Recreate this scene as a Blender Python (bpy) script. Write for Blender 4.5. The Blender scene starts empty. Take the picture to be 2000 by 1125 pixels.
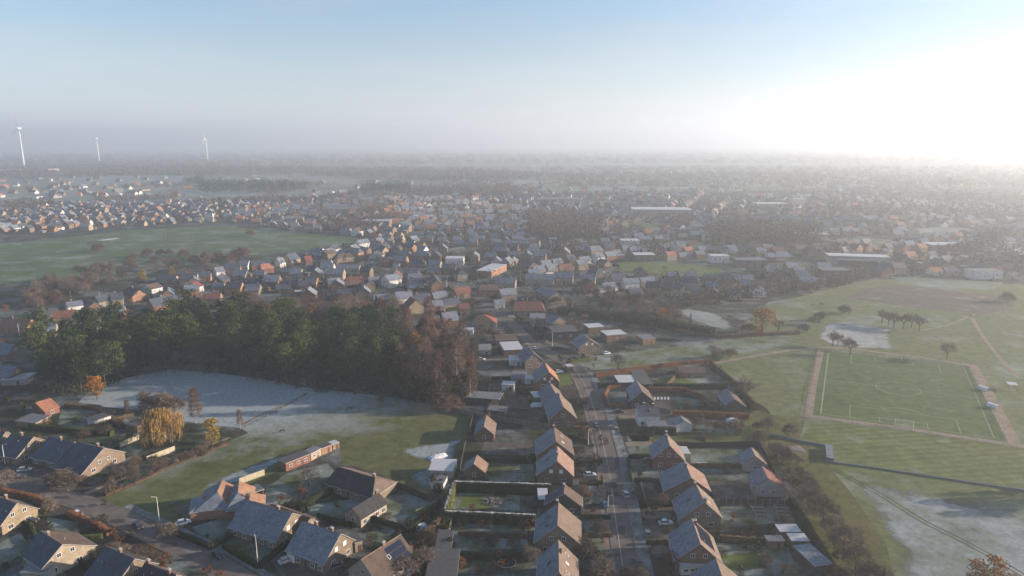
import bpy, math, random
from mathutils import Vector, noise
R = math.radians
S = bpy.context.scene
COL = S.collection
random.seed(7)

# ---------------------------------------------------------------- camera
CAM_H, FOC, W0, H0, HOR = 108.0, 1360.0, 2000.0, 1125.0, 277.0
PITCH = math.atan((H0/2-HOR)/FOC)
cam = bpy.data.cameras.new('camera'); camo = bpy.data.objects.new('camera', cam); COL.objects.link(camo)
camo.location = (0, 0, CAM_H); camo.rotation_euler = (math.pi/2-PITCH, 0, 0)
cam.sensor_width = 36.0; cam.lens = 36.0*FOC/W0; cam.clip_start = 1.0; cam.clip_end = 60000
S.camera = camo

# ---------------------------------------------------------------- sky, sun, exposure
SUN_EL, SUN_AZ = R(14.0), R(84.0)            # azimuth from +Y towards +X
w = bpy.data.worlds.new('World'); S.world = w; w.use_nodes = True
nt = w.node_tree; bg = nt.nodes['Background']
sky = nt.nodes.new('ShaderNodeTexSky'); sky.sky_type = 'NISHITA'; sky.sun_disc = False
sky.sun_elevation = SUN_EL; sky.sun_rotation = SUN_AZ; sky.altitude = 100; sky.air_density = 1.0
sky.dust_density = 0.0; sky.ozone_density = 2.0
tcw = nt.nodes.new('ShaderNodeTexCoord'); sxw = nt.nodes.new('ShaderNodeSeparateXYZ'); nt.links.new(tcw.outputs['Generated'], sxw.inputs[0])
mrw = nt.nodes.new('ShaderNodeMapRange'); nt.links.new(sxw.outputs[2], mrw.inputs[0]); mrw.inputs[1].default_value = 0.0; mrw.inputs[2].default_value = 0.19; mrw.inputs[3].default_value = 0.92; mrw.inputs[4].default_value = 0.0
bww = nt.nodes.new('ShaderNodeRGBToBW'); nt.links.new(sky.outputs[0], bww.inputs[0])
plw = nt.nodes.new('ShaderNodeVectorMath'); plw.operation = 'SCALE'; plw.inputs[0].default_value = (0.84, 0.865, 0.90); nt.links.new(bww.outputs[0], plw.inputs['Scale'])
mxw = nt.nodes.new('ShaderNodeMix'); mxw.data_type = 'RGBA'; nt.links.new(mrw.outputs[0], mxw.inputs[0]); nt.links.new(sky.outputs[0], mxw.inputs[6]); nt.links.new(plw.outputs[0], mxw.inputs[7])
tnw = nt.nodes.new('ShaderNodeMix'); tnw.data_type = 'RGBA'; tnw.blend_type = 'MULTIPLY'; tnw.inputs[0].default_value = 1.0; tnw.inputs[7].default_value = (0.93, 0.985, 1.06, 1); nt.links.new(mxw.outputs[2], tnw.inputs[6])
mpw = nt.nodes.new('ShaderNodeMapping'); mpw.inputs['Scale'].default_value = (1.6, 2.2, 11); mpw.inputs['Rotation'].default_value = (.12, .05, .3); nt.links.new(tcw.outputs['Generated'], mpw.inputs[0])
nzw = nt.nodes.new('ShaderNodeTexNoise'); nzw.inputs['Scale'].default_value = 1.7; nzw.inputs['Detail'].default_value = 7; nzw.inputs['Roughness'].default_value = .6; nt.links.new(mpw.outputs[0], nzw.inputs['Vector'])
rpw = nt.nodes.new('ShaderNodeMapRange'); nt.links.new(nzw.outputs['Fac'], rpw.inputs[0]); rpw.inputs[1].default_value = .5; rpw.inputs[2].default_value = .8; rpw.inputs[3].default_value = 0; rpw.inputs[4].default_value = .30
cmw = nt.nodes.new('ShaderNodeMix'); cmw.data_type = 'RGBA'; nt.links.new(rpw.outputs[0], cmw.inputs[0]); nt.links.new(tnw.outputs[2], cmw.inputs[6])
c2w = nt.nodes.new('ShaderNodeVectorMath'); c2w.operation = 'SCALE'; c2w.inputs[0].default_value = (1.25, 1.22, 1.2); nt.links.new(bww.outputs[0], c2w.inputs['Scale']); nt.links.new(c2w.outputs[0], cmw.inputs[7])
nt.links.new(cmw.outputs[2], bg.inputs[0]); bg.inputs[1].default_value = 0.071
sd = bpy.data.lights.new('sun', 'SUN'); so = bpy.data.objects.new('sun', sd); COL.objects.link(so)
sd.energy = 5.0; sd.angle = R(0.6); sd.color = (1.0, 0.82, 0.65)
sunv = Vector((math.sin(SUN_AZ)*math.cos(SUN_EL), math.cos(SUN_AZ)*math.cos(SUN_EL), math.sin(SUN_EL)))
so.rotation_euler = sunv.to_track_quat('Z', 'Y').to_euler(); so.location = (300, 100, 400)
S.view_settings.view_transform = 'Standard'; S.view_settings.look = 'None'
S.view_settings.exposure = 1.34; S.view_settings.gamma = 1.0
try:
    S.cycles.max_bounces = 5; S.cycles.diffuse_bounces = 2; S.cycles.glossy_bounces = 2
    S.cycles.transmission_bounces = 2; S.cycles.volume_bounces = 1; S.cycles.transparent_max_bounces = 6
    S.cycles.use_denoising = True; S.cycles.caustics_reflective = False
except Exception: pass

# ---------------------------------------------------------------- picture point -> ground point (real distances)
def at(px, py, z=0.0):
    u = (px-W0/2)/FOC; v = (py-H0/2)/FOC
    d = (u, math.cos(PITCH)-v*math.sin(PITCH), -math.sin(PITCH)-v*math.cos(PITCH))
    t = (CAM_H-z)/-d[2]
    return Vector((d[0]*t, d[1]*t, z))
def ppm(py): return FOC*(math.sin(PITCH)+(py-H0/2)/FOC*math.cos(PITCH))/CAM_H
def pic(p):
    dx, dy, dz = p[0], p[1], p[2]-CAM_H
    zc = dy*math.cos(PITCH)-dz*math.sin(PITCH); yc = dy*math.sin(PITCH)+dz*math.cos(PITCH)
    return W0/2+FOC*dx/zc, H0/2-FOC*yc/zc
def inpoly(x, y, P):
    c = False; j = len(P)-1
    for i in range(len(P)):
        xi, yi = P[i]; xj, yj = P[j]
        if (yi > y) != (yj > y) and x < (xj-xi)*(y-yi)/(yj-yi)+xi: c = not c
        j = i
    return c

# ---------------------------------------------------------------- materials
MATS = {}
def nodes_of(m):
    m.use_nodes = True; n = m.node_tree; return n, n.nodes, n.links, n.nodes['Principled BSDF']
def noise_n(n, l, vec, scale, det=3, rough=0.55):
    t = n.nodes.new('ShaderNodeTexNoise'); t.inputs['Scale'].default_value = scale
    t.inputs['Detail'].default_value = det; t.inputs['Roughness'].default_value = rough
    l.new(vec, t.inputs['Vector']); return t.outputs['Fac']
def ramp_n(n, l, f, stops):
    r = n.nodes.new('ShaderNodeValToRGB'); e = r.color_ramp.elements
    while len(e) < len(stops): e.new(0.5)
    for k, (p, c) in enumerate(stops):
        e[k].position = p; e[k].color = (c[0], c[1], c[2], 1) if isinstance(c, (tuple, list)) else (c, c, c, 1)
    l.new(f, r.inputs[0]); return r.outputs[0]
def mix_n(n, l, f, a, b, mode='MIX'):
    m = n.nodes.new('ShaderNodeMix'); m.data_type = 'RGBA'; m.blend_type = mode
    for sock, v in ((m.inputs[0], f), (m.inputs[6], a), (m.inputs[7], b)):
        if isinstance(v, (int, float)): sock.default_value = v
        elif isinstance(v, tuple): sock.default_value = (*v[:3], 1)
        else: l.new(v, sock)
    return m.outputs[2]
def pos_n(n): return n.nodes.new('ShaderNodeNewGeometry').outputs['Position']
def math_n(n, l, op, a, b=0.0, clamp=False):
    m = n.nodes.new('ShaderNodeMath'); m.operation = op; m.use_clamp = clamp
    for s, v in ((m.inputs[0], a), (m.inputs[1], b)):
        if isinstance(v, (int, float)): s.default_value = v
        else: l.new(v, s)
    return m.outputs[0]
def sc(c, k): return tuple(min(1, x*k) for x in c)

def mat(name, c, rough=0.8, var=0.25, scale=2.0, c2=None, rnd=0.0, metal=0.0, stripes=None, spec=0.3, frost=0.0, bump=0.0):
    """c mixed with c2 by noise; rnd = per-object brightness spread; stripes=(per metre, depth) courses/rows along z or slope"""
    if name in MATS: return MATS[name]
    m = bpy.data.materials.new(name); n, N, l, b = nodes_of(m); MATS[name] = m
    tc = N.new('ShaderNodeTexCoord').outputs['Object']
    f = noise_n(n, l, tc, scale, 5, 0.65)
    a_, b_ = sc(c, 1-var), sc(c2 or c, 1+var)
    col = ramp_n(n, l, f, [(0.3, a_), (0.7, b_)])
    if stripes:
        wv = N.new('ShaderNodeTexWave'); wv.bands_direction = stripes[2] if len(stripes) > 2 else 'Z'
        wv.inputs['Scale'].default_value = stripes[0]; wv.inputs['Distortion'].default_value = 0.6
        l.new(tc, wv.inputs['Vector'])
        col = mix_n(n, l, stripes[1], col, ramp_n(n, l, wv.outputs['Fac'], [(0.2, 0.55), (0.8, 1.25)]), 'MULTIPLY')
    if frost > 0:
        g = noise_n(n, l, tc, 1.9, 6, 0.6)
        k = ramp_n(n, l, g, [(max(0, 0.72-frost*0.42), 0.0), (max(0.05, 0.92-frost*0.42), min(1.0, 0.55+frost*0.4))])
        col = mix_n(n, l, k, col, (0.175, 0.205, 0.25))
    if name.startswith('roof') or name.startswith('wall'):
        col = mix_n(n, l, 0.8, col, ramp_n(n, l, noise_n(n, l, tc, .45, 6, .75), [(0.36, 0.68), (0.64, 1.3)]), 'MULTIPLY')
    if rnd > 0:
        oi = N.new('ShaderNodeObjectInfo').outputs['Random']
        col = mix_n(n, l, 1.0, col, ramp_n(n, l, oi, [(0.0, 1-rnd), (1.0, 1+rnd)]), 'MULTIPLY')
    l.new(col, b.inputs['Base Color']); b.inputs['Roughness'].default_value = rough
    b.inputs['Metallic'].default_value = metal; b.inputs['Specular IOR Level'].default_value = spec
    if bump > 0:
        bn = N.new('ShaderNodeBump'); bn.inputs['Distance'].default_value = bump
        l.new(noise_n(n, l, tc, 6, 4), bn.inputs['Height']); l.new(bn.outputs[0], b.inputs['Normal'])
    return m

def ground_mat(name, cols, scale=0.05, frost=0.0, fscale=0.08, grad=None, fine=1.2, speck=0.35, stripes=None, cells=None):
    """grass/soil mottled in world space; frost = amount, grad=(x0,y0,x1,y1) more frost towards the second point"""
    m = bpy.data.materials.new(name); n, N, l, b = nodes_of(m); MATS[name] = m
    P = pos_n(n)
    f = noise_n(n, l, P, scale, 6, 0.62)
    st = [(0.30+0.4*i/max(1, len(cols)-1), c) for i, c in enumerate(cols)]
    col = ramp_n(n, l, f, st)
    if cells:
        v = N.new('ShaderNodeTexVoronoi'); v.inputs['Scale'].default_value = cells[0]; v.inputs['Randomness'].default_value = 0.85
        mp = N.new('ShaderNodeMapping'); mp.inputs['Rotation'].default_value = (0, 0, 0.12); mp.inputs['Scale'].default_value = cells[2]
        l.new(P, mp.inputs[0]); l.new(mp.outputs[0], v.inputs['Vector']); v.distance = 'MANHATTAN' if len(cells) > 3 else 'EUCLIDEAN'
        sep = N.new('ShaderNodeSeparateColor'); l.new(v.outputs['Color'], sep.inputs[0])
        pal = cells[1]; rr = N.new('ShaderNodeValToRGB'); rr.color_ramp.interpolation = 'CONSTANT'; e = rr.color_ramp.elements
        while len(e) < len(pal): e.new(0.5)
        for k, c in enumerate(pal): e[k].position = k/len(pal); e[k].color = (*c, 1)
        l.new(sep.outputs[0], rr.inputs[0])
        col = mix_n(n, l, 0.75, col, rr.outputs[0])
    col = mix_n(n, l, speck, col, ramp_n(n, l, noise_n(n, l, P, fine, 5, 0.75), [(0.3, 0.45), (0.7, 1.55)]), 'MULTIPLY')
    col = mix_n(n, l, 0.6, col, ramp_n(n, l, noise_n(n, l, P, 0.22, 5, 0.7), [(0.34, 0.55), (0.66, 1.4)]), 'MULTIPLY')
    if stripes:
        mp = N.new('ShaderNodeMapping'); mp.inputs['Rotation'].default_value = (0, 0, stripes[1]); l.new(P, mp.inputs[0])
        wv = N.new('ShaderNodeTexWave'); wv.bands_direction = 'Y'; wv.inputs['Scale'].default_value = stripes[0]; wv.inputs['Distortion'].default_value = 0.8
        wv.inputs['Detail'].default_value = 1; wv.inputs['Detail Scale'].default_value = 0.3
        l.new(mp.outputs[0], wv.inputs[0])
        col = mix_n(n, l, stripes[2], col, ramp_n(n, l, wv.outputs['Fac'], [(0.25, 0.7), (0.75, 1.35)]), 'MULTIPLY')
    if frost > 0 or grad:
        g = noise_n(n, l, P, fscale, 7, 0.72)
        if grad:
            x0, y0, x1, y1 = grad; L2 = (x1-x0)**2+(y1-y0)**2
            sx = N.new('ShaderNodeSeparateXYZ'); l.new(P, sx.inputs[0])
            t1 = math_n(n, l, 'MULTIPLY', math_n(n, l, 'SUBTRACT', sx.outputs[0], x0), (x1-x0)/L2)
            t2 = math_n(n, l, 'MULTIPLY', math_n(n, l, 'SUBTRACT', sx.outputs[1], y0), (y1-y0)/L2)
            t = math_n(n, l, 'ADD', t1, t2, True)
            g = math_n(n, l, 'ADD', g, math_n(n, l, 'MULTIPLY', math_n(n, l, 'SUBTRACT', t, 0.5), 0.75))
        k = ramp_n(n, l, g, [(max(0.0, 0.64-frost*0.5), 0.0), (min(1.0, 0.92-frost*0.42), 0.92)])
        k = mix_n(n, l, 0.55, k, ramp_n(n, l, noise_n(n, l, P, fine*0.9, 4, 0.8), [(0.32, 0.15), (0.62, 1.2)]), 'MULTIPLY')
        col = mix_n(n, l, k, col, (0.30, 0.345, 0.37))
    l.new(col, b.inputs['Base Color']); b.inputs['Roughness'].default_value = 0.95; b.inputs['Specular IOR Level'].default_value = 0.08
    return m

# walls / roofs
WALL = {}
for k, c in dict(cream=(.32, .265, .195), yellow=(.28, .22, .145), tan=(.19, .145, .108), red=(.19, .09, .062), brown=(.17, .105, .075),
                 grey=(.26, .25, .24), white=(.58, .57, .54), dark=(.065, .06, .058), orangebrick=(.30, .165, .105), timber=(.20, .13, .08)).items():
    WALL[k] = mat('wall_'+k, c, .9, .14, 3.0, stripes=(2.4, .25), rnd=.08)
ROOF = {}
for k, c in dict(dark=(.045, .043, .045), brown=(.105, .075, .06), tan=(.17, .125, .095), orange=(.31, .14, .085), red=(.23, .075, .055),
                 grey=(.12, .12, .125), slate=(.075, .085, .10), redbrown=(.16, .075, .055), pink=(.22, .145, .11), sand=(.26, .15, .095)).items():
    ROOF[k] = mat('roof_'+k, c, .75, .16, 1.2, stripes=(1.5, .35), rnd=.1, spec=.2)
    ROOF['f_'+k] = mat('roof_thin_frost_'+k, (.062, .075, .10), .8, .12, 1.2, stripes=(1.5, .3), rnd=.1, frost=.25) if k == 'dark' else mat('roof_frosted_'+k, c, .8, .16, 1.2, stripes=(1.5, .25), rnd=.08, frost=.92 if k not in ('dark',) else .72)
ROOF['flat'] = mat('flat_roof_frost', (.10, .10, .105), .8, .2, 1.0, frost=.7, rnd=.15)
ROOF['flatw'] = mat('flat_roof_white', (.42, .43, .45), .6, .12, 1.0)
ROOF['flatd'] = mat('flat_roof_dark', (.07, .07, .075), .8, .2, 1.0, frost=.25)
GLASS = mat('window_glass', (.025, .032, .045), .12, .1, 1, spec=.6)
GLINT = mat('window_glint', (.75, .73, .68), .5, .05, 1)  # white pane colour stands in for bright reflections in the glass
FRAME = mat('white_frame', (.72, .71, .68), .5, .05, 1)
DFRAME = mat('dark_frame', (.06, .055, .05), .6, .1, 1)
BRICKC = mat('chimney_brick', (.17, .10, .075), .9, .2, 4)
CAPM = mat('chimney_cap', (.38, .36, .34), .8, .15, 4)
PVM = mat('solar_cell', (.012, .016, .035), .15, .1, 1, spec=.6)
PVF = mat('solar_rail', (.45, .46, .48), .4, .05, 1)
GUT = mat('gutter_zinc', (.30, .31, .32), .45, .1, 2)
DOORM = mat('door_brown', (.11, .065, .045), .6, .15, 2)
GARM = mat('garage_white', (.62, .62, .60), .55, .05, 1, stripes=(1.6, .2))

# ---------------------------------------------------------------- mesh helpers
class MB:
    def __init__(s): s.v = []; s.f = []; s.m = []
    def face(s, pts, mi=0):
        k = len(s.v); s.v += [tuple(p) for p in pts]; s.f.append(tuple(range(k, k+len(pts)))); s.m.append(mi)
    def box(s, x0, y0, z0, x1, y1, z1, mi=0, tm=None):
        k = len(s.v); s.v += [(x0, y0, z0), (x1, y0, z0), (x1, y1, z0), (x0, y1, z0), (x0, y0, z1), (x1, y0, z1), (x1, y1, z1), (x0, y1, z1)]
        s.f += [(k, k+3, k+2, k+1), (k+4, k+5, k+6, k+7), (k, k+1, k+5, k+4), (k+1, k+2, k+6, k+5), (k+2, k+3, k+7, k+6), (k+3, k, k+4, k+7)]
        s.m += [mi, mi if tm is None else tm, mi, mi, mi, mi]
    def prism(s, poly, x0, x1, mi=0):
        """poly in (y,z), extruded along x"""
        k = len(s.v); n = len(poly)
        s.v += [(x0, y, z) for y, z in poly]+[(x1, y, z) for y, z in poly]
        s.f.append(tuple(k+n-1-i for i in range(n))); s.f.append(tuple(k+n+i for i in range(n))); s.m += [mi, mi]
        for i in range(n):
            j = (i+1) % n; s.f.append((k+i, k+j, k+n+j, k+n+i)); s.m.append(mi)
    def tube(s, p, q, r0, r1, n=6, mi=0, cap=True):
        p, q = Vector(p), Vector(q); d = (q-p); 
        if d.length < 1e-6: return
        d.normalize(); a = d.orthogonal().normalized(); b = d.cross(a); k = len(s.v)
        for c, r in ((p, r0), (q, r1)):
            for i in range(n):
                t = 2*math.pi*i/n; s.v.append(tuple(c+(a*math.cos(t)+b*math.sin(t))*r))
        for i in range(n):
            j = (i+1) % n; s.f.append((k+i, k+j, k+n+j, k+n+i)); s.m.append(mi)
        if cap: s.f.append(tuple(k+n+i for i in range(n))); s.m.append(mi); s.f.append(tuple(k+n-1-i for i in range(n))); s.m.append(mi)
    def mesh(s, name, mats):
        me = bpy.data.meshes.new(name); me.from_pydata(s.v, [], s.f)
        for m in mats: me.materials.append(m)
        if len(mats) > 1: me.polygons.foreach_set('material_index', s.m)
        me.update(); return me
    def build(s, name, mats, parent=None, loc=(0, 0, 0), rz=0.0):
        if not isinstance(mats, (list, tuple)): mats = [mats]
        return put(name, s.mesh(name, mats), parent, loc, rz)
def put(name, me, parent=None, loc=(0, 0, 0), rz=0.0):
    o = bpy.data.objects.new(name, me); o.location = loc; o.rotation_euler = (0, 0, rz); o.parent = parent; COL.objects.link(o); return o
THINGS = []
def tag(o, label, cat, group=None, auto=False):
    o['label'] = label; o['category'] = cat
    if group: o['group'] = group
    THINGS.append([o, label, auto]); return o
def struct(o, kind='structure'): o['kind'] = kind; return o
def sheet(name, pts, z, m, px=True, world=None):
    P = [at(*p) for p in pts] if world is None else [Vector((*p, 0)) for p in world]
    mb = MB(); mb.face([(p.x, p.y, z) for p in P])
    o = mb.build(name, m); me = o.data
    if me.polygons[0].normal.z < 0: me.flip_normals()
    return struct(o)
def ribbon(name, pts, width, z, m, px=True, sub=True):
    P = [at(*p) if px else Vector((p[0], p[1], 0)) for p in pts]
    Q = []
    for i in range(len(P)-1):           # Catmull-Rom so that bends are smooth
        p0, p1, p2, p3 = P[max(i-1, 0)], P[i], P[i+1], P[min(i+2, len(P)-1)]
        for k in range(6):
            t = k/6; Q.append(0.5*((2*p1)+(p2-p0)*t+(2*p0-5*p1+4*p2-p3)*t*t+(3*p1-p0-3*p2+p3)*t**3))
    Q.append(P[-1]); mb = MB(); L = []; Rr = []
    wf = width if callable(width) else (lambda t: width)
    for i, p in enumerate(Q):
        d = (Q[min(i+1, len(Q)-1)]-Q[max(i-1, 0)]).normalized(); s_ = Vector((-d.y, d.x, 0))*wf(i/len(Q))/2
        L.append(p+s_); Rr.append(p-s_)
    n = len(Q); mb.v = [(p.x, p.y, z) for p in L]+[(p.x, p.y, z) for p in Rr]
    mb.f = [(i, n+i, n+i+1, i+1) for i in range(n-1)]; mb.m = [0]*(n-1)
    o = mb.build(name, m)
    if o.data.polygons[0].normal.z < 0: o.data.flip_normals()
    return struct(o)
def offset_line(pts, off):
    P = [at(*p) for p in pts]; out = []
    for i, p in enumerate(P):
        d = (P[min(i+1, len(P)-1)]-P[max(i-1, 0)]).normalized(); out.append((p.x-d.y*off, p.y+d.x*off))
    return out

def patch(name, pts, z, m, fade=6.0, cell=1.6):
    """ground cover that thins out towards its border: a grid sheet with a border weight that opens holes by noise"""
    P = [at(*p) for p in pts]; xs = [p.x for p in P]; ys = [p.y for p in P]; pl = [(p.x, p.y) for p in P]
    nx, ny = int((max(xs)-min(xs))/cell)+2, int((max(ys)-min(ys))/cell)+2
    while nx*ny > 16000: cell *= 1.3; nx, ny = int((max(xs)-min(xs))/cell)+2, int((max(ys)-min(ys))/cell)+2
    idx = {}; V = []; Wt = []; F = []
    def dist(x, y):
        best = 1e9
        for i in range(len(pl)):
            x0, y0 = pl[i]; x1, y1 = pl[(i+1) % len(pl)]; dx, dy = x1-x0, y1-y0; t = max(0, min(1, ((x-x0)*dx+(y-y0)*dy)/(dx*dx+dy*dy+1e-9)))
            best = min(best, math.hypot(x-x0-t*dx, y-y0-t*dy))
        return best
    def vert(i, j):
        if (i, j) not in idx:
            x, y = min(xs)+i*cell, min(ys)+j*cell; idx[(i, j)] = len(V); V.append((x, y, z)); Wt.append(min(1.0, dist(x, y)/fade) if inpoly(x, y, pl) else 0.0)
        return idx[(i, j)]
    for i in range(nx):
        for j in range(ny):
            if inpoly(min(xs)+(i+.5)*cell, min(ys)+(j+.5)*cell, pl): F.append((vert(i, j), vert(i+1, j), vert(i+1, j+1), vert(i, j+1)))
    me = bpy.data.meshes.new(name); me.from_pydata(V, [], F); a = me.attributes.new('border', 'FLOAT', 'POINT'); a.data.foreach_set('value', Wt); me.materials.append(m); me.update()
    return struct(put(name, me))
def fading(m, scale=.12, low=.30):
    """give a ground material a noise-edged border (uses the 'border' weight)"""
    n = m.node_tree; N = n.nodes; l = n.links; b = N['Principled BSDF']; out = [q for q in N if q.type == 'OUTPUT_MATERIAL'][0]
    at_ = N.new('ShaderNodeAttribute'); at_.attribute_name = 'border'; P = pos_n(n)
    g = math_n(n, l, 'MULTIPLY', noise_n(n, l, P, scale, 6, .7), 1.15); s_ = math_n(n, l, 'ADD', at_.outputs['Fac'], math_n(n, l, 'SUBTRACT', g, 1.0))
    k = ramp_n(n, l, s_, [(low-.22, 0.0), (low+.12, 1.0)]); tr = N.new('ShaderNodeBsdfTransparent'); mx = N.new('ShaderNodeMixShader')
    l.new(k, mx.inputs[0]); l.new(tr.outputs[0], mx.inputs[1]); l.new(b.outputs[0], mx.inputs[2]); l.new(mx.outputs[0], out.inputs['Surface']); return m
# ================================================================= the ground and its sheets
G_dull = ground_mat('countryside_soil', [(.075, .082, .042), (.10, .11, .06), (.085, .075, .05)], .006, frost=.42, fscale=.012, fine=.5, speck=.3,
                    cells=(.0035, [(.09, .11, .05), (.12, .13, .075), (.075, .07, .045), (.16, .17, .12), (.07, .085, .045), (.10, .09, .06)], (1, 2.2, 1)))
G = MB(); G.face([(-13000, -300, 0), (13000, -300, 0), (13000, 14000, 0), (-13000, 14000, 0)]); struct(G.build('ground', G_dull))
# village plots
PAL = [(.022, .03, .015), (.035, .048, .02), (.10, .12, .11), (.04, .032, .024), (.06, .056, .052), (.03, .038, .018), (.07, .085, .06), (.032, .028, .026)]
G_vil = ground_mat('village_plots', [(.028, .032, .018), (.05, .054, .035), (.035, .03, .025)], .06, frost=.28, fscale=.05, fine=.8, speck=.5,
                   cells=(.045, PAL, (1, 1.5, 1), 1))
sheet('village_ground', [(-420, 1250), (-420, 560), (-60, 430), (200, 380), (620, 392), (1000, 378), (1500, 372), (2000, 372), (2450, 400), (2500, 545), (1960, 560), (1700, 545), (1600, 575), (1500, 590),
                   (1440, 650), (1392, 668), (1500, 800), (1560, 900), (1640, 1125), (1680, 1250)], .02, G_vil)
g1, g2, g3 = (.052, .085, .026), (.075, .11, .035), (.09, .105, .045)
a = at(560, 900); b_ = at(560, 760)
G_mead = ground_mat('meadow_grass', [(.065, .08, .03), (.10, .11, .045), (.085, .082, .04)], .045, frost=.64, fscale=.045, grad=(a.x+10, a.y-10, b_.x-15, b_.y-15), fine=.7, speck=.4)
sheet('meadow', [(193, 972), (235, 947), (330, 905), (400, 880), (440, 864), (485, 846), (470, 836), (430, 832), (350, 822), (262, 800), (150, 790), (170, 768), (245, 738), (330, 722), (420, 728), (520, 742),
                 (600, 758), (700, 768), (800, 782), (880, 795), (925, 808), (921, 840), (905, 880), (893, 958), (868, 972), (800, 962), (740, 925), (668, 905), (664, 872), (540, 922), (480, 947), (420, 965), (380, 985), (345, 1030), (300, 1036), (250, 1005)], .04, G_mead)
G_sport = ground_mat('sports_grass', [(.065, .098, .038), (.078, .118, .046), (.092, .11, .052)], .02, frost=.32, fscale=.03, fine=.5, speck=.25)
sheet('sports_field', [(-60, 560), (-60, 482), (130, 464), (260, 449), (440, 440), (540, 454), (650, 459), (720, 468), (600, 488), (500, 498), (400, 503), (330, 520), (230, 538), (130, 548), (40, 552)], .05, G_sport)
G_frost = ground_mat('frosty_field', [(.10, .12, .075), (.13, .15, .10)], .02, frost=.85, fscale=.03, fine=.4, speck=.3)
G_pale = ground_mat('pale_field', [(.12, .15, .10), (.15, .17, .12)], .01, frost=.5, fscale=.012, fine=.3, speck=.2)
sheet('scrub_ground', [(225, 515), (330, 506), (470, 500), (330, 524), (250, 545), (120, 560), (160, 540)], .07, ground_mat('scrub_grass', [(.06, .065, .035), (.09, .085, .05)], .04, frost=.35, fine=.5))
for k, P in enumerate([[(-60, 392), (-60, 372), (380, 362), (700, 376), (700, 388), (380, 392), (180, 400), (100, 393)], [(60, 352), (300, 341), (390, 345), (390, 358), (150, 362)],
          [(640, 378), (705, 374), (705, 386), (600, 388)], [(930, 362), (1060, 350), (1080, 372), (960, 376)], [(420, 345), (700, 350), (690, 356), (420, 352)], [(1080, 318), (1600, 318), (1600, 323), (1100, 322)]]):
    sheet('pale_field', P, .06, G_pale)
G_right = ground_mat('pasture_grass', [(.09, .112, .045), (.12, .14, .058), (.12, .12, .065)], .025, frost=.26, fscale=.03, fine=.6, speck=.3)
sheet('pasture', [(1392, 668), (1440, 650), (1480, 600), (1560, 580), (1700, 545), (1960, 555), (2500, 560), (3200, 1000), (3000, 1300), (1700, 1300), (1640, 1125), (1560, 900), (1500, 800), (1420, 745)], .03, G_right)
G_verge = ground_mat('verge_grass', [(.075, .09, .032), (.11, .125, .055)], .05, frost=.40, fscale=.06, fine=.7)
sheet('grass_strip', [(1110, 702), (1200, 690), (1390, 670), (1530, 654), (1578, 664), (1500, 680), (1390, 700), (1280, 716), (1160, 726)], .05, G_verge)
G_whitef = ground_mat('white_frost_field', [(.19, .195, .16), (.34, .35, .33)], .09, frost=.45, fscale=.06, fine=.5, speck=.3)
fading(G_whitef)
patch('frozen_field', [(1576, 658), (1598, 630), (1640, 622), (1758, 643), (1762, 689), (1660, 684), (1594, 672)], .06, G_whitef, 9)
G_plot = fading(ground_mat('frosty_plot_grass', [(.12, .13, .10), (.17, .18, .15)], .03, frost=.6, fscale=.05, fine=.4))
patch('frosty_plot', [(1292, 602), (1345, 598), (1415, 611), (1458, 641), (1422, 655), (1338, 629)], .06, G_plot, 10)
G_green = ground_mat('green_plot', [(.075, .12, .03), (.09, .13, .04)], .05, frost=.1, fine=.5, speck=.2)
sheet('green_lawn', [(1205, 512), (1320, 514), (1400, 522), (1424, 534), (1340, 541), (1215, 528)], .06, G_green)
G_plow = ground_mat('ploughed_soil', [(.10, .082, .062), (.12, .10, .08)], .05, frost=.2, fine=.5)
sheet('ploughed_field', [(1700, 562), (1745, 556), (1950, 578), (1985, 598), (1930, 614), (1800, 603), (1650, 582)], .05, G_plow)
sheet('pale_plot', [(1735, 540), (1850, 545), (1960, 552), (1940, 566), (1800, 560)], .06, G_pale)
G_stripe = ground_mat('mown_grass', [(.10, .125, .04), (.125, .145, .055)], .04, frost=.15, fine=.6, speck=.25, stripes=(.09, R(-7), .32))
sheet('training_field', [(1586, 826), (1640, 826), (1985, 872), (2120, 900), (2120, 968), (1640, 904), (1618, 872), (1560, 862)], .05, G_stripe)
G_frough = ground_mat('rough_frosted_grass', [(.075, .09, .038), (.12, .13, .075)], .05, frost=.66, fscale=.07, fine=.55, speck=.6)
fading(G_frough)
patch('frosted_meadow', [(1585, 884), (1625, 914), (1700, 928), (1850, 958), (2300, 1020), (2500, 1300), (1740, 1300), (1700, 1060), (1645, 965)], .05, G_frough, 12, 2.2)
G_orch = ground_mat('orchard_grass', [(.065, .085, .022), (.095, .10, .035), (.12, .085, .04)], .07, frost=.1, fine=.7, speck=.45)
sheet('orchard_ground', [(1470, 800), (1520, 812), (1575, 815), (1560, 862), (1600, 890), (1660, 960), (1730, 1060), (1790, 1300), (1650, 1300), (1620, 1125), (1560, 960), (1490, 865), (1235, 862), (1222, 845), (1330, 850), (1440, 846)], .045, G_orch)
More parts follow.
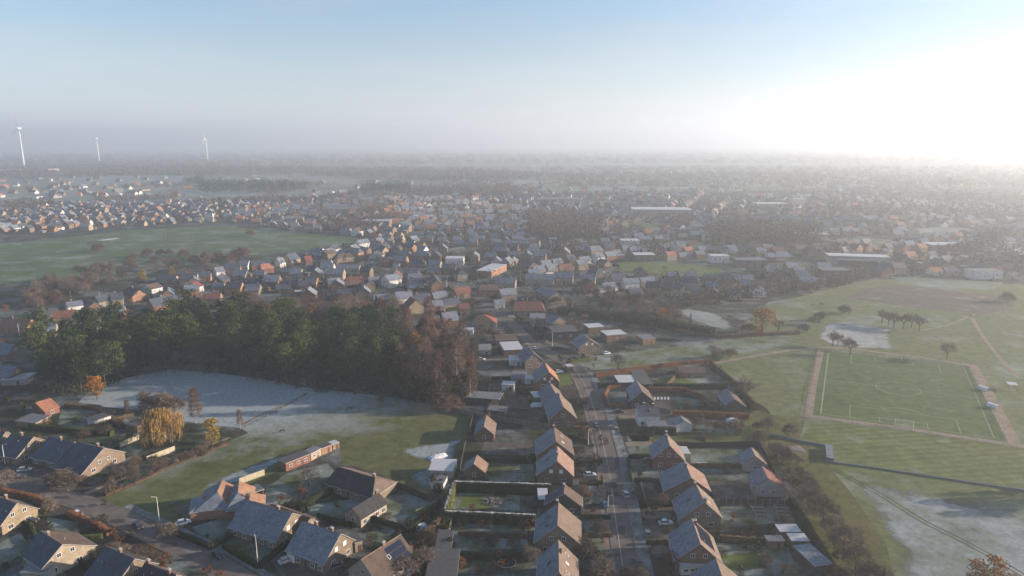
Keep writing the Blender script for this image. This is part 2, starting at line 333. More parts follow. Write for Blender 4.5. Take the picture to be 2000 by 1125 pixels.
# football pitch
G_pitch = ground_mat('pitch_turf', [(.07, .105, .038), (.085, .12, .045), (.095, .12, .05)], .03, frost=.12, fscale=.05, fine=.4, speck=.2)
PC = [at(1603, 808), at(1942, 856), at(1882, 717), at(1618, 690)]   # corners: near left, near right, far right, far left
def quv(u, v): return (PC[0]*(1-u)+PC[1]*u)*(1-v)+(PC[3]*(1-u)+PC[2]*u)*v
sheet('football_pitch', None, .06, G_pitch, world=[tuple(quv(u, v))[:2] for u, v in ((-.07, -.03), (1.09, -.03), (1.1, 1.02), (-.07, 1.03))])
LINE = mat('pitch_line_paint', (.21, .24, .165), .9, .15, 1.0)
ml = MB()
def pline(u0, v0, u1, v1, w=.32):
    p, q = quv(u0, v0), quv(u1, v1); d = (q-p).normalized(); s_ = Vector((-d.y, d.x, 0))*w/2
    ml.face([tuple(x)[:2]+(.066,) for x in (p-s_, q-s_, q+s_, p+s_)])
for l in [(0, 0, 0, 1, .55), (1, 0, 1, 1), (0, 1, 1, 1), (0, 0, 1, 0, .25), (0, .5, 1, .5), (.18, 0, .18, .16), (.82, 0, .82, .16), (.18, .16, .82, .16), (.36, 0, .36, .055), (.64, 0, .64, .055), (.36, .055, .64, .055),
          (.18, 1, .18, .84), (.82, 1, .82, .84), (.18, .84, .82, .84), (.36, 1, .36, .945), (.64, 1, .64, .945), (.36, .945, .64, .945)]: pline(*l)
for c, v0, a0, a1 in ((.5, .5, 0, 360), (.5, .11, 37, 143), (.5, .89, 217, 323)):
    for k in range(28):
        t0, t1 = R(a0+(a1-a0)*k/28), R(a0+(a1-a0)*(k+1)/28)
        pline(c+.15*math.cos(t0), v0+.1*math.sin(t0), c+.15*math.cos(t1), v0+.1*math.sin(t1), .28)
o = ml.build('pitch_markings', LINE); struct(o)
for p in o.data.polygons:
    pass
# roads and paths
ASPH = ground_mat('asphalt', [(.115, .10, .09), (.15, .132, .118)], .25, frost=.1, fscale=.12, fine=2.5, speck=.3)
CONC = ground_mat('concrete_paving', [(.17, .135, .11), (.21, .17, .14)], .3, frost=.12, fine=2.0, speck=.25)
VERGE = ground_mat('frosted_verge', [(.08, .085, .07), (.13, .14, .125)], .2, frost=.45, fscale=.3, fine=1.5, speck=.4)
DIRT = ground_mat('dirt_path', [(.20, .155, .115), (.27, .215, .165)], .15, frost=.05, fine=1.2, speck=.3)
RMAIN = [(1236, 1160), (1222, 1080), (1209, 1000), (1199, 930), (1188, 880), (1175, 830), (1160, 780), (1144, 745), (1126, 719), (1102, 700), (1068, 686), (1038, 668), (1010, 642), (985, 618), (955, 596), (925, 576), (885, 556), (840, 541), (780, 530), (700, 516)]
ribbon('verge', [(p.x, p.y) for p in [Vector((*q, 0)) for q in offset_line(RMAIN[:9], -4.6)]], 3.4, .05, VERGE, px=False)
ribbon('sidewalk', offset_line(RMAIN[:12], 4.4), 2.0, .055, CONC, px=False)
ribbon('road', RMAIN, 6.8, .06, ASPH)
ribbon('gutter_line', offset_line(RMAIN[:9], 1.3), .28, .066, mat('gutter_concrete', (.28, .26, .24), .9, .2, 1), px=False)
RLEFT = [(-120, 915), (-20, 940), (70, 955), (150, 978), (215, 1002), (270, 1028), (330, 1058), (400, 1092), (480, 1140), (560, 1200)]
ribbon('road', RLEFT, 7.4, .06, ASPH)
ribbon('sidewalk', offset_line(RLEFT[4:], 5.2), 2.2, .05, VERGE, px=False)
ribbon('road', [(318, 1052), (345, 1030), (372, 1008), (352, 990)], 4, .054, ASPH)
ribbon('path', [(150, 972), (190, 955), (240, 935), (330, 897), (400, 872), (450, 855)], 1.8, .05, DIRT)
ribbon('path', [(1385, 711), (1450, 700), (1520, 688), (1600, 679), (1680, 684), (1800, 699), (1900, 714)], 2.4, .07, DIRT)
ribbon('path', [(1603, 684), (1590, 740), (1578, 812)], 3.4, .075, DIRT)
ribbon('path', [(1898, 712), (1925, 760), (1955, 815), (1985, 872)], 4.4, .075, DIRT)
ribbon('path', [(1570, 812), (1650, 822), (1800, 842), (1990, 871), (2200, 905)], 3.2, .08, DIRT)
ribbon('path', [(1895, 615), (1915, 650), (1945, 690), (1990, 740)], 2.0, .07, DIRT)
ribbon('path', [(1905, 613), (1850, 635), (1800, 645)], 1.6, .07, DIRT)
ribbon('farm_track', [(1590, 885), (1640, 925), (1720, 970), (1800, 1020), (1880, 1060), (1960, 1105), (2100, 1190)], .5, .075, G_orch)
ribbon('farm_track', offset_line([(1590, 885), (1640, 925), (1720, 970), (1800, 1020), (1880, 1060), (1960, 1105), (2100, 1190)], 1.6), .5, .075, G_orch, px=False)
ribbon('ditch', [(1115, 728), (1280, 715), (1400, 703)], 2.2, .07, mat('ditch_mud', (.06, .045, .035), .9, .3, .5))
ribbon('ditch', [(-60, 490), (100, 490), (280, 490), (330, 494)], 2.5, .07, MATS['ditch_mud'])
ribbon('path', [(600, 768), (560, 790), (500, 815), (470, 832)], 1.5, .06, DIRT)
ribbon('road', [(1050, 690), (1010, 700), (960, 703), (900, 708)], 4.0, .05, ASPH)
ribbon('road', [(1165, 700), (1130, 686), (1085, 672), (1050, 668)], 4.5, .052, ASPH)
ribbon('road', [(925, 576), (800, 560), (700, 545), (560, 525), (430, 550), (300, 590), (180, 640), (60, 690), (-60, 720)], 5.5, .055, ASPH)
ribbon('road', [(700, 516), (880, 480), (1100, 455), (1500, 450), (2000, 470)], 6, .055, ASPH)
ribbon('road', [(985, 618), (1080, 600), (1180, 560), (1190, 500), (1210, 450)], 5, .055, ASPH)
# garden lawns, terraces and drives of the near plots
LAWN = ground_mat('garden_lawn', [(.045, .062, .02), (.075, .092, .03)], .12, frost=.50, fscale=.09, fine=1.0, speck=.3)
LAWNG = ground_mat('green_garden_lawn', [(.075, .11, .022), (.10, .135, .03)], .12, frost=.12, fscale=.09, fine=1.0, speck=.25)
PAVE = ground_mat('paved_yard', [(.075, .064, .057), (.11, .093, .08)], .3, frost=.22, fscale=.2, fine=2.0, speck=.3)
for P in [[(520, 955), (560, 925), (640, 905), (660, 930), (640, 975), (575, 985), (510, 985)], [(575, 1000), (620, 985), (690, 975), (745, 985), (690, 1010), (610, 1025)], [(375, 1030), (440, 1010), (470, 1018), (410, 1062)],
          [(750, 970), (800, 965), (850, 985), (800, 1020), (740, 1060), (720, 1050)], [(885, 958), (1015, 962), (1015, 998), (880, 993)], [(890, 1010), (1030, 1015), (1030, 1070), (880, 1080)],
          [(950, 905), (1045, 907), (1045, 940), (955, 940)], [(440, 1060), (500, 1040), (560, 1075), (510, 1105)], [(1225, 850), (1270, 850), (1262, 884), (1228, 884)], [(1345, 875), (1450, 878), (1450, 908), (1390, 912), (1350, 905)],
          [(1405, 985), (1530, 985), (1545, 1020), (1410, 1030)], [(1400, 1060), (1540, 1070), (1560, 1125), (1400, 1125)], [(1140, 1020), (1195, 1020), (1200, 1080), (1145, 1080)], [(1140, 950), (1185, 950), (1190, 985), (1142, 985)],
          [(1170, 745), (1225, 740), (1225, 752), (1172, 757)], [(1320, 775), (1370, 780), (1390, 806), (1330, 808)], [(1450, 700), (1385, 720), (1440, 758), (1300, 745), (1270, 740)],
          [(90, 1010), (150, 1020), (160, 1060), (100, 1045)], [(0, 1060), (40, 1040), (60, 1070), (0, 1110)], [(120, 800), (230, 800), (260, 830), (180, 850), (110, 840)]]:
    sheet('garden_lawn', P, .045, LAWN)
for P in [[(1286, 738), (1330, 738), (1372, 752), (1330, 757), (1280, 752)], [(1072, 734), (1110, 730), (1120, 750), (1090, 756)], [(905, 968), (945, 966), (950, 992), (900, 990)], [(1405, 1085), (1480, 1080), (1500, 1110), (1420, 1115)]]:
    sheet('garden_lawn', P, .05, LAWNG)
for P in [[(945, 862), (1040, 868), (1035, 890), (940, 888)], [(1385, 940), (1470, 945), (1480, 975), (1395, 978)], [(1265, 985), (1325, 990), (1330, 1050), (1270, 1060)], [(1250, 795), (1330, 770), (1322, 806), (1250, 830)],
          [(1140, 1080), (1200, 1085), (1205, 1100), (1140, 1095)], [(1130, 985), (1190, 990), (1195, 1018), (1130, 1015)], [(1190, 785), (1240, 790), (1240, 815), (1195, 812)], [(955, 750), (1060, 750), (1060, 800), (950, 795)],
          [(400, 1040), (470, 1030), (520, 1070), (460, 1100)], [(520, 1085), (600, 1080), (690, 1110), (640, 1150), (560, 1140)], [(0, 890), (90, 895), (150, 960), (0, 935)], [(1010, 700), (1060, 700), (1060, 740), (1000, 730)]]:
    sheet('paved_yard', P, .04, PAVE)

FPATCH = ground_mat('frost_patch_grass', [(.075, .09, .05), (.12, .14, .10)], .1, frost=.85, fscale=.09, fine=.8, speck=.4); fading(FPATCH)
for P in [[(778, 872), (840, 862), (905, 852), (918, 828), (924, 812), (921, 840), (905, 880), (893, 957), (870, 970), (800, 958), (782, 925), (830, 908), (800, 900), (770, 885)], [(250, 1008), (330, 995), (400, 962), (470, 948), (500, 938), (560, 905), (600, 886), (560, 880), (480, 905), (390, 945), (300, 990)],
          [(1228, 884), (1262, 884), (1262, 905), (1232, 912)], [(1230, 905), (1300, 915), (1300, 935), (1240, 935)], [(955, 925), (1045, 925), (1045, 940), (955, 940)], [(1330, 782), (1372, 786), (1388, 806), (1362, 808)], [(890, 965), (1012, 968), (1010, 976), (890, 974)], [(1450, 1070), (1560, 1085), (1575, 1120), (1470, 1105)]]:
    patch('frost_patch', P, .052, FPATCH, 5)

FIELDS = [(985, 402, 60, 5), (1155, 398, 55, 5), (1700, 472, 75, 8), (1860, 452, 80, 8), (1262, 442, 45, 6), (806, 458, 40, 6), (1330, 478, 42, 6), (1560, 522, 55, 7), (1760, 412, 80, 6), (300, 418, 40, 3), (560, 428, 45, 4), (1450, 415, 50, 5), (910, 492, 45, 9), (1050, 492, 30, 5)]
fr = random.Random(4); FPOLY = []
for k, (cx, cy, rx, ry) in enumerate(FIELDS):
    P = [(cx+rx*sx*fr.uniform(.8, 1.15), cy+ry*sy*fr.uniform(.8, 1.15)) for sx, sy in ((-1, -.6), (-.2, -1), (.9, -.8), (1, .5), (.3, 1), (-.8, .8))]; FPOLY.append(P); sheet('town_field', P, .065, (G_pale, G_green, G_verge)[k % 3])

WORN = fading(ground_mat('worn_turf', [(.11, .095, .06), (.14, .12, .08)], .3, fine=1.5), .35, .34)
for u, v, a_, b_2 in ((.5, .03, .1, .035), (.5, .97, .1, .035), (.5, .5, .07, .05), (.5, .12, .07, .03), (.98, .5, .02, .3)):
    P = [quv(u+a_*math.cos(t*.785), v+b_2*math.sin(t*.785)) for t in range(8)]; patch('worn_turf', [pic(p) for p in P], .063, WORN, 4, 1.0)
DK = ground_mat('fresh_asphalt', [(.06, .056, .054), (.075, .07, .066)], .4, fine=3)
for x, y, w_, h_ in ((1212, 1040, 9, 14), (1196, 965, 14, 5), (1180, 862, 8, 8), (1201, 1085, 16, 4), (1160, 800, 12, 3), (1205, 905, 5, 12), (1130, 735, 9, 3), (230, 1018, 14, 4), (330, 1065, 18, 5), (120, 972, 16, 3)):
    sheet('asphalt_patch', [(x-w_, y+h_), (x+w_, y+h_*.8), (x+w_*.9, y-h_), (x-w_*.9, y-h_*.9)], .0635, DK)
# ================================================================= building kit
def window(parent, o, u, n, wd, ht, frame=FRAME, pane=GLASS, name='window', mull=1, d=.07):
    """ring frame standing proud of the wall; o = centre, u = horizontal unit, n = outward unit"""
    o, u, n = Vector(o), Vector(u), Vector(n); z = u.cross(n); 
    if z.z < 0: z = -z
    mb = MB(); t = .09
    def bar(a0, a1, b0, b1, n0=0.0, n1=d):
        P = [o+u*a+z*b+n*c for c in (n0, n1) for a, b in ((a0, b0), (a1, b0), (a1, b1), (a0, b1))]
        k = len(mb.v); mb.v += [tuple(p) for p in P]
        mb.f += [(k+4, k+5, k+6, k+7), (k, k+1, k+5, k+4), (k+1, k+2, k+6, k+5), (k+2, k+3, k+7, k+6), (k+3, k, k+4, k+7)]; mb.m += [0]*5
    W, H = wd/2, ht/2
    bar(-W, W, H-t, H); bar(-W, W, -H, -H+t); bar(-W, -W+t, -H+t, H-t); bar(W-t, W, -H+t, H-t)
    for k in range(mull):
        x = -W+(k+1)*wd/(mull+1); bar(x-.03, x+.03, -H+t, H-t, 0, d*.8)
    f = mb.build(name, frame, parent)
    pb = MB(); pb.face([o+u*a+z*b+n*.03 for a, b in ((-W+t, -H+t), (W-t, -H+t), (W-t, H-t), (-W+t, H-t))])
    pb.build('pane', pane, f)
    return f

OCC = []
def house(A, B, H, E, w1, w2, wall='tan', r1='brown', r2='f_brown', label=None, cat='house', name='brick_house', group=None,
          wins=2, front=3, chim=(.5,), sky1=0, sky2=0, pv=0, dorm=0, hip=(0, 0), gar=False, detail=2, pane='glass', oh=.35, world=None, back=0, auto=False):
    """A,B = ridge ends (picture points at height H); w1/E1 left-hand slope of A->B, w2/E2 right-hand slope"""
    if world: pA, pB = world
    else: pA, pB = at(A[0], A[1], H), at(B[0], B[1], H)
    if world is None: w1 *= .9; w2 *= .9
    E1, E2 = E if isinstance(E, tuple) else (E, E)
    d = (pB-pA); d.z = 0; L = d.length; d.normalize(); mid = (pA+pB)/2; rz = math.atan2(d.y, d.x)
    root = bpy.data.objects.new(name, None); root.location = (mid.x, mid.y, 0); root.rotation_euler = (0, 0, rz); COL.objects.link(root)
    OCC.append((mid.x, mid.y, max(L/2, (w1+w2)/2)))
    tag(root, label or 'gabled house', cat, group, auto)
    t = .16; i1 = w1-oh; i2 = w2-oh
    sl1, sl2 = (H-E1)/w1, (H-E2)/w2
    z1, z2 = H-sl1*i1-t-.01, H-sl2*i2-t-.01
    hx = L/2; ha, hb = hip
    WM = WALL[wall]; p = 'wall'
    if ha == 0 and hb == 0:
        mb = MB(); mb.prism([(i1, 0), (i1, z1), (0, H-t-.01), (-i2, z2), (-i2, 0)], -hx+.25, hx-.25); mb.build(p, WM, root)
        mb = MB()
        for (y, zz, mi) in ((w1, E1, 0), (-w2, E2, 1)):
            a, b, c, e = (-hx, 0, H), (hx, 0, H), (hx, y, zz), (-hx, y, zz)
            lo = [(q[0], q[1], q[2]-t) for q in (a, b, c, e)]
            top = [a, e, c, b] if y > 0 else [a, b, c, e]
            mb.face(top, mi); mb.face([lo[0], lo[1], lo[2], lo[3]] if y > 0 else [lo[0], lo[3], lo[2], lo[1]], 0)
            for q0, q1, l0, l1 in ((b, c, lo[1], lo[2]), (c, e, lo[2], lo[3]), (e, a, lo[3], lo[0])):
                mb.face([q0, l0, l1, q1] if y < 0 else [q1, l1, l0, q0], 2)
        rf_ = mb.build('roof', [ROOF[r1], ROOF[r2], CAPM if detail > 1 else ROOF[r1]], root)
        if detail > 1: mb = MB(); mb.prism([(-.16, H-.06), (0, H+.07), (.16, H-.06)], -hx-.01, hx+.01); mb.build('ridge_tiles', ROOF['pink'], rf_)
    else:
        xa, xb = -hx-ha, hx+hb
        mb = MB(); mb.box(xa+oh, -i2, 0, xb-oh, i1, min(z1, z2)); mb.build(p, WM, root)
        mb = MB(); a, b = (-hx, 0, H), (hx, 0, H); c = [(xa, w1, E1), (xb, w1, E1), (xb, -w2, E2), (xa, -w2, E2)]
        mb.face([a, c[0], c[1], b][::-1] if False else [a, c[0], c[1], b][::-1][::-1], 0)
        mb.face([b, c[2], c[3], a][::-1][::-1], 1); mb.face([b, c[1], c[2]], 0 if d.x > .35 else 1); mb.face([a, c[3], c[0]], 0 if d.x < -.35 else 1)  # sun-facing hip ends coloured as lit, the others as shaded and frosted
        lo = [(q[0], q[1], q[2]-t) for q in c]; mb.face(lo, 0)
        for k in range(4): mb.face([c[k], lo[k], lo[(k+1) % 4], c[(k+1) % 4]], 2)
        me = mb.build('roof', [ROOF[r1], ROOF[r2], CAPM], root)
    rng = random.Random(int(mid.x*7+mid.y*13))
    if detail >= 1:
        for cf in chim:
            x = -hx+cf*L; mb = MB(); cy = rng.uniform(-.5, .5)
            mb.box(x-.45, cy-.3, H-.9, x+.45, cy+.3, H+.9); mb.box(x-.53, cy-.38, H+.9, x+.53, cy+.38, H+1.02, 1)
            mb.tube((x, cy, H+1.02), (x, cy, H+1.35), .13, .11, 6, 1); mb.build('chimney', [BRICKC, CAPM], root)
    if detail > 1:
        for k in range(2):
            x = rng.uniform(-hx*.8, hx*.8); y = rng.choice((-w2*.3, w1*.3, -w2*.45)); zz = H-(sl1*y if y > 0 else -sl2*y)
            mb = MB(); mb.tube((x, y, zz-.1), (x, y, zz+.45), .09, .09, 6); mb.tube((x, y, zz+.45), (x, y, zz+.52), .15, .12, 6); mb.build('roof_vent', GUT, rf_ if ha == 0 and hb == 0 else root)
    PN = GLINT if pane == 'blind' else GLASS
    if detail >= 1:
        xe = hx-.25
        if hb == 0:
            for k in range(wins):
                yy = (k-(wins-1)/2)*min(3.2, (i1+i2)/(wins+1))+(i1-i2)/2*.4
                window(root, (xe, yy, E2+1.6 if H-E2 > 3.6 else 1.7), (0, 1, 0), (1, 0, 0), 1.15, 1.25, pane=PN)
            if detail > 1 and H-E2 > 3.6:
                for yy in (-i2*.5, i1*.45): window(root, (xe, yy, 1.45), (0, 1, 0), (1, 0, 0), 1.5, 1.35)
        n = front; 
        for k in range(n):
            x = -hx+(k+.7)*L/(n+.4)
            if gar and k == 0:
                mb = MB(); mb.box(x-1.25, -i2-.05, .02, x+1.25, -i2, 2.2); mb.build('garage_door', GARM, root)
            elif k == n//2 and n > 1:
                mb = MB(); mb.box(x-.5, -i2-.06, .02, x+.5, -i2, 2.15); dd = mb.build('door', DOORM, root)
                mb = MB(); mb.box(x+.32, -i2-.12, 1.0, x+.42, -i2-.06, 1.12); mb.build('handle', GUT, dd)
            else: window(root, (x, -i2, 1.35), (1, 0, 0), (0, -1, 0), 1.3, 1.3)
        for k in range(back):
            window(root, (-hx+(k+.7)*L/(back+.4), i1, 1.35), (1, 0, 0), (0, 1, 0), 1.4, 1.4)
        if detail > 1 and hb == 0 and ha == 0:
            for y, e in ((w1, E1), (-w2, E2)):
                mb = MB(); mb.tube((-hx, y+(.07 if y > 0 else -.07), e-.1), (hx, y+(.07 if y > 0 else -.07), e-.1), .08, .08, 6); mb.build('gutter', GUT, root)
    def onroof(side, x, f, wx, hl, nm, fm, pm):
        y0 = (w1 if side == 1 else -w2); e = E1 if side == 1 else E2
        dn = Vector((0, y0, e-H)); ln = dn.length; dn.normalize(); nn = Vector((1, 0, 0)).cross(dn)
        if nn.z < 0: nn = -nn
        return window(root, Vector((x, 0, H))+dn*ln*f+nn*.005, (1, 0, 0), nn, wx, hl, frame=fm, pane=pm, name=nm, mull=0, d=.1)
    for k in range(sky1): onroof(1, -hx+(k+.8)*L/(sky1+.6), .42, .85, 1.2, 'roof_window', FRAME, GLINT if k % 2 else GLASS)
    for k in range(sky2): onroof(2, -hx+(k+.9)*L/(sky2+.8), .45, .85, 1.2, 'roof_window', DFRAME, GLASS)
    if pv:
        side = 1 if pv > 0 else 2; nx = abs(pv); y0 = (w1 if side == 1 else -w2); e = E1 if side == 1 else E2
        dn = Vector((0, y0, e-H)); ln = dn.length; dn.normalize(); nn = Vector((1, 0, 0)).cross(dn)
        if nn.z < 0: nn = -nn
        for i in range(nx):
            for j in range(3):
                c = Vector((-hx+1.2+i*1.15+.5, 0, H))+dn*(ln*.12+j*1.75+.8)+nn*.04
                mb = MB(); q = [c+Vector((1, 0, 0))*a+dn*b for a, b in ((-.5, -.8), (.5, -.8), (.5, .8), (-.5, .8))]
                f = [q[0]+nn*.04, q[1]+nn*.04, q[2]+nn*.04, q[3]+nn*.04]
                for z in range(4): mb.face([q[z], q[(z+1) % 4], f[(z+1) % 4], f[z]], 0)
                mb.face(f, 0); mb.build('solar_panel', PVM, root)
    if dorm:
        side = 1 if dorm > 0 else -1; y0 = w1 if side > 0 else w2; e = E1 if side > 0 else E2
        for k in range(abs(dorm)):
            x = -hx+(k+.6)*L/(abs(dorm)+.2); z0 = H-(H-e)*.78; z1_ = H-(H-e)*.22; yo = side*y0*.78; yi = side*y0*.2
            mb = MB(); mb.box(x-1.1, min(yo, yi), z0-.3, x+1.1, max(yo, yi), z1_, 0, 1); dd = mb.build('dormer', [WM, ROOF[r1 if side > 0 else r2]], root)
            window(dd, (x, yo, (z0+z1_)/2+.1), (1, 0, 0), (0, side, 0), 1.3, (z1_-z0)*.7)
    return root

def flat(P, h, wall='grey', roof='flat', label=None, cat='shed', name='garden_shed', group=None, par=.18, wz=0, door=True, mono=0, posts=False, auto=False, lean=None, side=None, dmax=60):
    """flat or low mono-pitch box from 3 roof corners at height h: near-left, near-right, far-left"""
    a, b, c = at(*P[0], h), at(*P[1], h), at(*P[2], h)
    u = b-a; L = u.length; u.normalize(); v = Vector((-u.y, u.x, 0)); D = min(dmax, max(1.2, (c-a).dot(v)))
    root = bpy.data.objects.new(name, None); m_ = a+u*L/2+v*D/2; root.location = (m_.x, m_.y, 0); root.rotation_euler = (0, 0, math.atan2(u.y, u.x)); COL.objects.link(root)
    tag(root, label or 'flat roofed garden shed', cat, group, auto)
    x, y = L/2, D/2; hb = h+mono; OCC.append((m_.x, m_.y, max(x, y)))
    if posts:
        for sx in (-x+.15, x-.15):
            for sy in (-y+.15, y-.15): mb = MB(); mb.box(sx-.07, sy-.07, 0, sx+.07, sy+.07, h-.15); mb.build('post', WALL['timber'], root)
    else:
        mb = MB(); k = 8; mb.v = [(-x, -y, 0), (x, -y, 0), (x, y, 0), (-x, y, 0), (-x, -y, h-.12), (x, -y, h-.12), (x, y, hb-.12), (-x, y, hb-.12)]
        mb.f = [(0, 3, 2, 1), (4, 5, 6, 7), (0, 1, 5, 4), (1, 2, 6, 5), (2, 3, 7, 6), (3, 0, 4, 7)]; mb.m = [0]*6; mb.build('wall', WALL[wall], root)
    X, Y = x+par, y+par; mb = MB()
    mb.v = [(-X, -Y, h-.12), (X, -Y, h-.12), (X, Y, hb-.12), (-X, Y, hb-.12), (-X, -Y, h+.06), (X, -Y, h+.06), (X, Y, hb+.06), (-X, Y, hb+.06)]
    mb.f = [(0, 3, 2, 1), (4, 5, 6, 7), (0, 1, 5, 4), (1, 2, 6, 5), (2, 3, 7, 6), (3, 0, 4, 7)]; mb.m = [1, 0, 1, 1, 1, 1]; mb.build('roof', [ROOF[roof], CAPM], root)
    for k in range(wz): window(root, (-x+(k+.7)*L/(wz+.4), -y, h*.52), (1, 0, 0), (0, -1, 0), min(1.3, L/(wz+1)), 1.0)
    if side:
        for k in range(side): window(root, (x, -y+(k+.7)*D/(side+.4), h*.52), (0, 1, 0), (1, 0, 0), 1.2, 1.1)
    if door and not posts:
        mb = MB(); mb.box(x*.35-.5, -y-.05, .02, x*.35+.5, -y, min(2.0, h-.4)); mb.build('door', DOORM, root)
    return root

# ---- hedges, fences, walls
LEAFM = {}
for k, c, c2 in (('green', (.028, .042, .016), (.05, .062, .022)), ('dark', (.016, .024, .012), (.03, .038, .018)), ('beech', (.13, .052, .028), (.17, .08, .04)), ('brown', (.075, .052, .034), (.11, .08, .05)),
                 ('olive', (.075, .075, .025), (.10, .10, .035)), ('orange', (.27, .11, .025), (.36, .16, .035)), ('gold', (.30, .17, .035), (.38, .22, .05)), ('willow', (.27, .165, .06), (.36, .23, .085)),
                 ('pine', (.016, .032, .015), (.045, .068, .026)), ('pine2', (.024, .040, .014), (.064, .082, .026)), ('twig', (.115, .09, .07), (.18, .14, .11)), ('twigred', (.105, .068, .052), (.16, .10, .075)),
                 ('bark', (.06, .048, .038), (.09, .075, .06)), ('birch', (.38, .36, .33), (.50, .48, .44)), ('frosttop', (.22, .235, .23), (.34, .35, .34)), ('spruce', (.018, .032, .022), (.035, .052, .034)), ('yellowgreen', (.17, .16, .03), (.22, .20, .045))):
    LEAFM[k] = mat('leaf_'+k, c, .95, .25, .35, c2=c2, rnd=.38 if 'pine' in k or 'twig' in k else .22, spec=.05)
def hedge(pts, wd, h, kind='dark', label=None, frosted=False, auto=True, name='hedge', world=False):
    P = [Vector((*p, 0)) for p in pts] if world else [at(*p) for p in pts]
    rng = random.Random(int(P[0].x*3+P[0].y)); mb = MB(); o0 = P[0].copy()
    for a, b in zip(P[:-1], P[1:]):
        d = (b-a); L = d.length; n = max(2, int(L/.8)); d.normalize(); s = Vector((-d.y, d.x, 0)); rows = []
        for i in range(n+1):
            c = a+d*(L*i/n)-o0; row = []
            for (f, z) in ((-.5, 0), (-.52, .5), (-.46, .93), (-.15, 1.0), (.2, 1.0), (.46, .92), (.52, .5), (.5, 0)):
                row.append(c+s*(f*wd+rng.uniform(-.09, .09)*wd)+Vector((0, 0, z*h+(rng.uniform(-.12, .12) if z > .1 else 0))))
            rows.append(row)
        k = len(mb.v); mb.v += [tuple(p) for r in rows for p in r]
        for i in range(n):
            for j in range(7):
                q = k+i*8+j; mb.f.append((q, q+1, q+9, q+8)); mb.m.append(1 if frosted and j == 3 else 0)
        mb.f.append(tuple(k+j for j in range(7, -1, -1))); mb.f.append(tuple(k+n*8+j for j in range(8))); mb.m += [0, 0]
        for i in range(int(L*wd*7)+int(L*h*5)):                       # loose leaf sprays
            t = rng.random(); z = h*(rng.random()**.5)*1.05; f = rng.choice((-.53, .53)) if z < h*.93 else rng.uniform(-.5, .5)
            c = a+d*(L*t)+s*(f*wd)+Vector((0, 0, z))-o0; r = rng.uniform(.1, .26)
            u = Vector((rng.uniform(-1, 1), rng.uniform(-1, 1), rng.uniform(-1, 1))).normalized()*r; v = u.orthogonal().normalized()*r
            mb.face([c-u, c+v, c+u], 1 if frosted and z >= h*.97 and abs(f) < .3 else 0)
    o = mb.build(name, [LEAFM[kind], LEAFM['frosttop']], loc=o0)
    return tag(o, label or 'clipped garden hedge', 'hedge', None, auto)
def fence(pts, h, m, label, cat='fence', name='garden_fence', th=.06, post=2.0, cap=None, auto=False, rail=False):
    P = [at(*p) for p in pts]; o0 = P[0].copy()
    root = bpy.data.objects.new(name, None); root.location = o0; COL.objects.link(root); tag(root, label, cat, None, auto)
    mb = MB(); pb = MB(); posts = []
    for a, b in zip(P[:-1], P[1:]):
        d = b-a; L = d.length; d.normalize(); s = Vector((-d.y, d.x, 0)); n = max(1, int(L/post))
        for i in range(n):
            p, q = a+d*(L*i/n)-o0, a+d*(L*(i+1)/n)-o0
            for z0, z1 in (((.45, .52), (h-.15, h-.08)) if rail else ((.05, h),)):
                k = len(mb.v); g = .05
                for pp, zz in ((p+d*g, z0), (q-d*g, z0), (q-d*g, z1), (p+d*g, z1)):
                    for sg in (-1, 1): mb.v.append((pp.x+s.x*sg*th/2, pp.y+s.y*sg*th/2, zz))
                mb.f += [(k, k+2, k+4, k+6), (k+1, k+7, k+5, k+3), (k, k+1, k+3, k+2), (k+2, k+3, k+5, k+4), (k+4, k+5, k+7, k+6), (k+6, k+7, k+1, k)]; mb.m += [0]*6
        for i in range(n+1):
            p = a+d*(L*i/n)-o0; posts.append(p)
    mb.build('panel', m, root)
    pb.box(-.06, -.06, 0, .06, .06, h+.08); pm = pb.mesh('post', [cap or m])
    for p in posts[::max(1, math.ceil(len(posts)/90))]: put('post', pm, root, (p.x, p.y, 0))
    return root

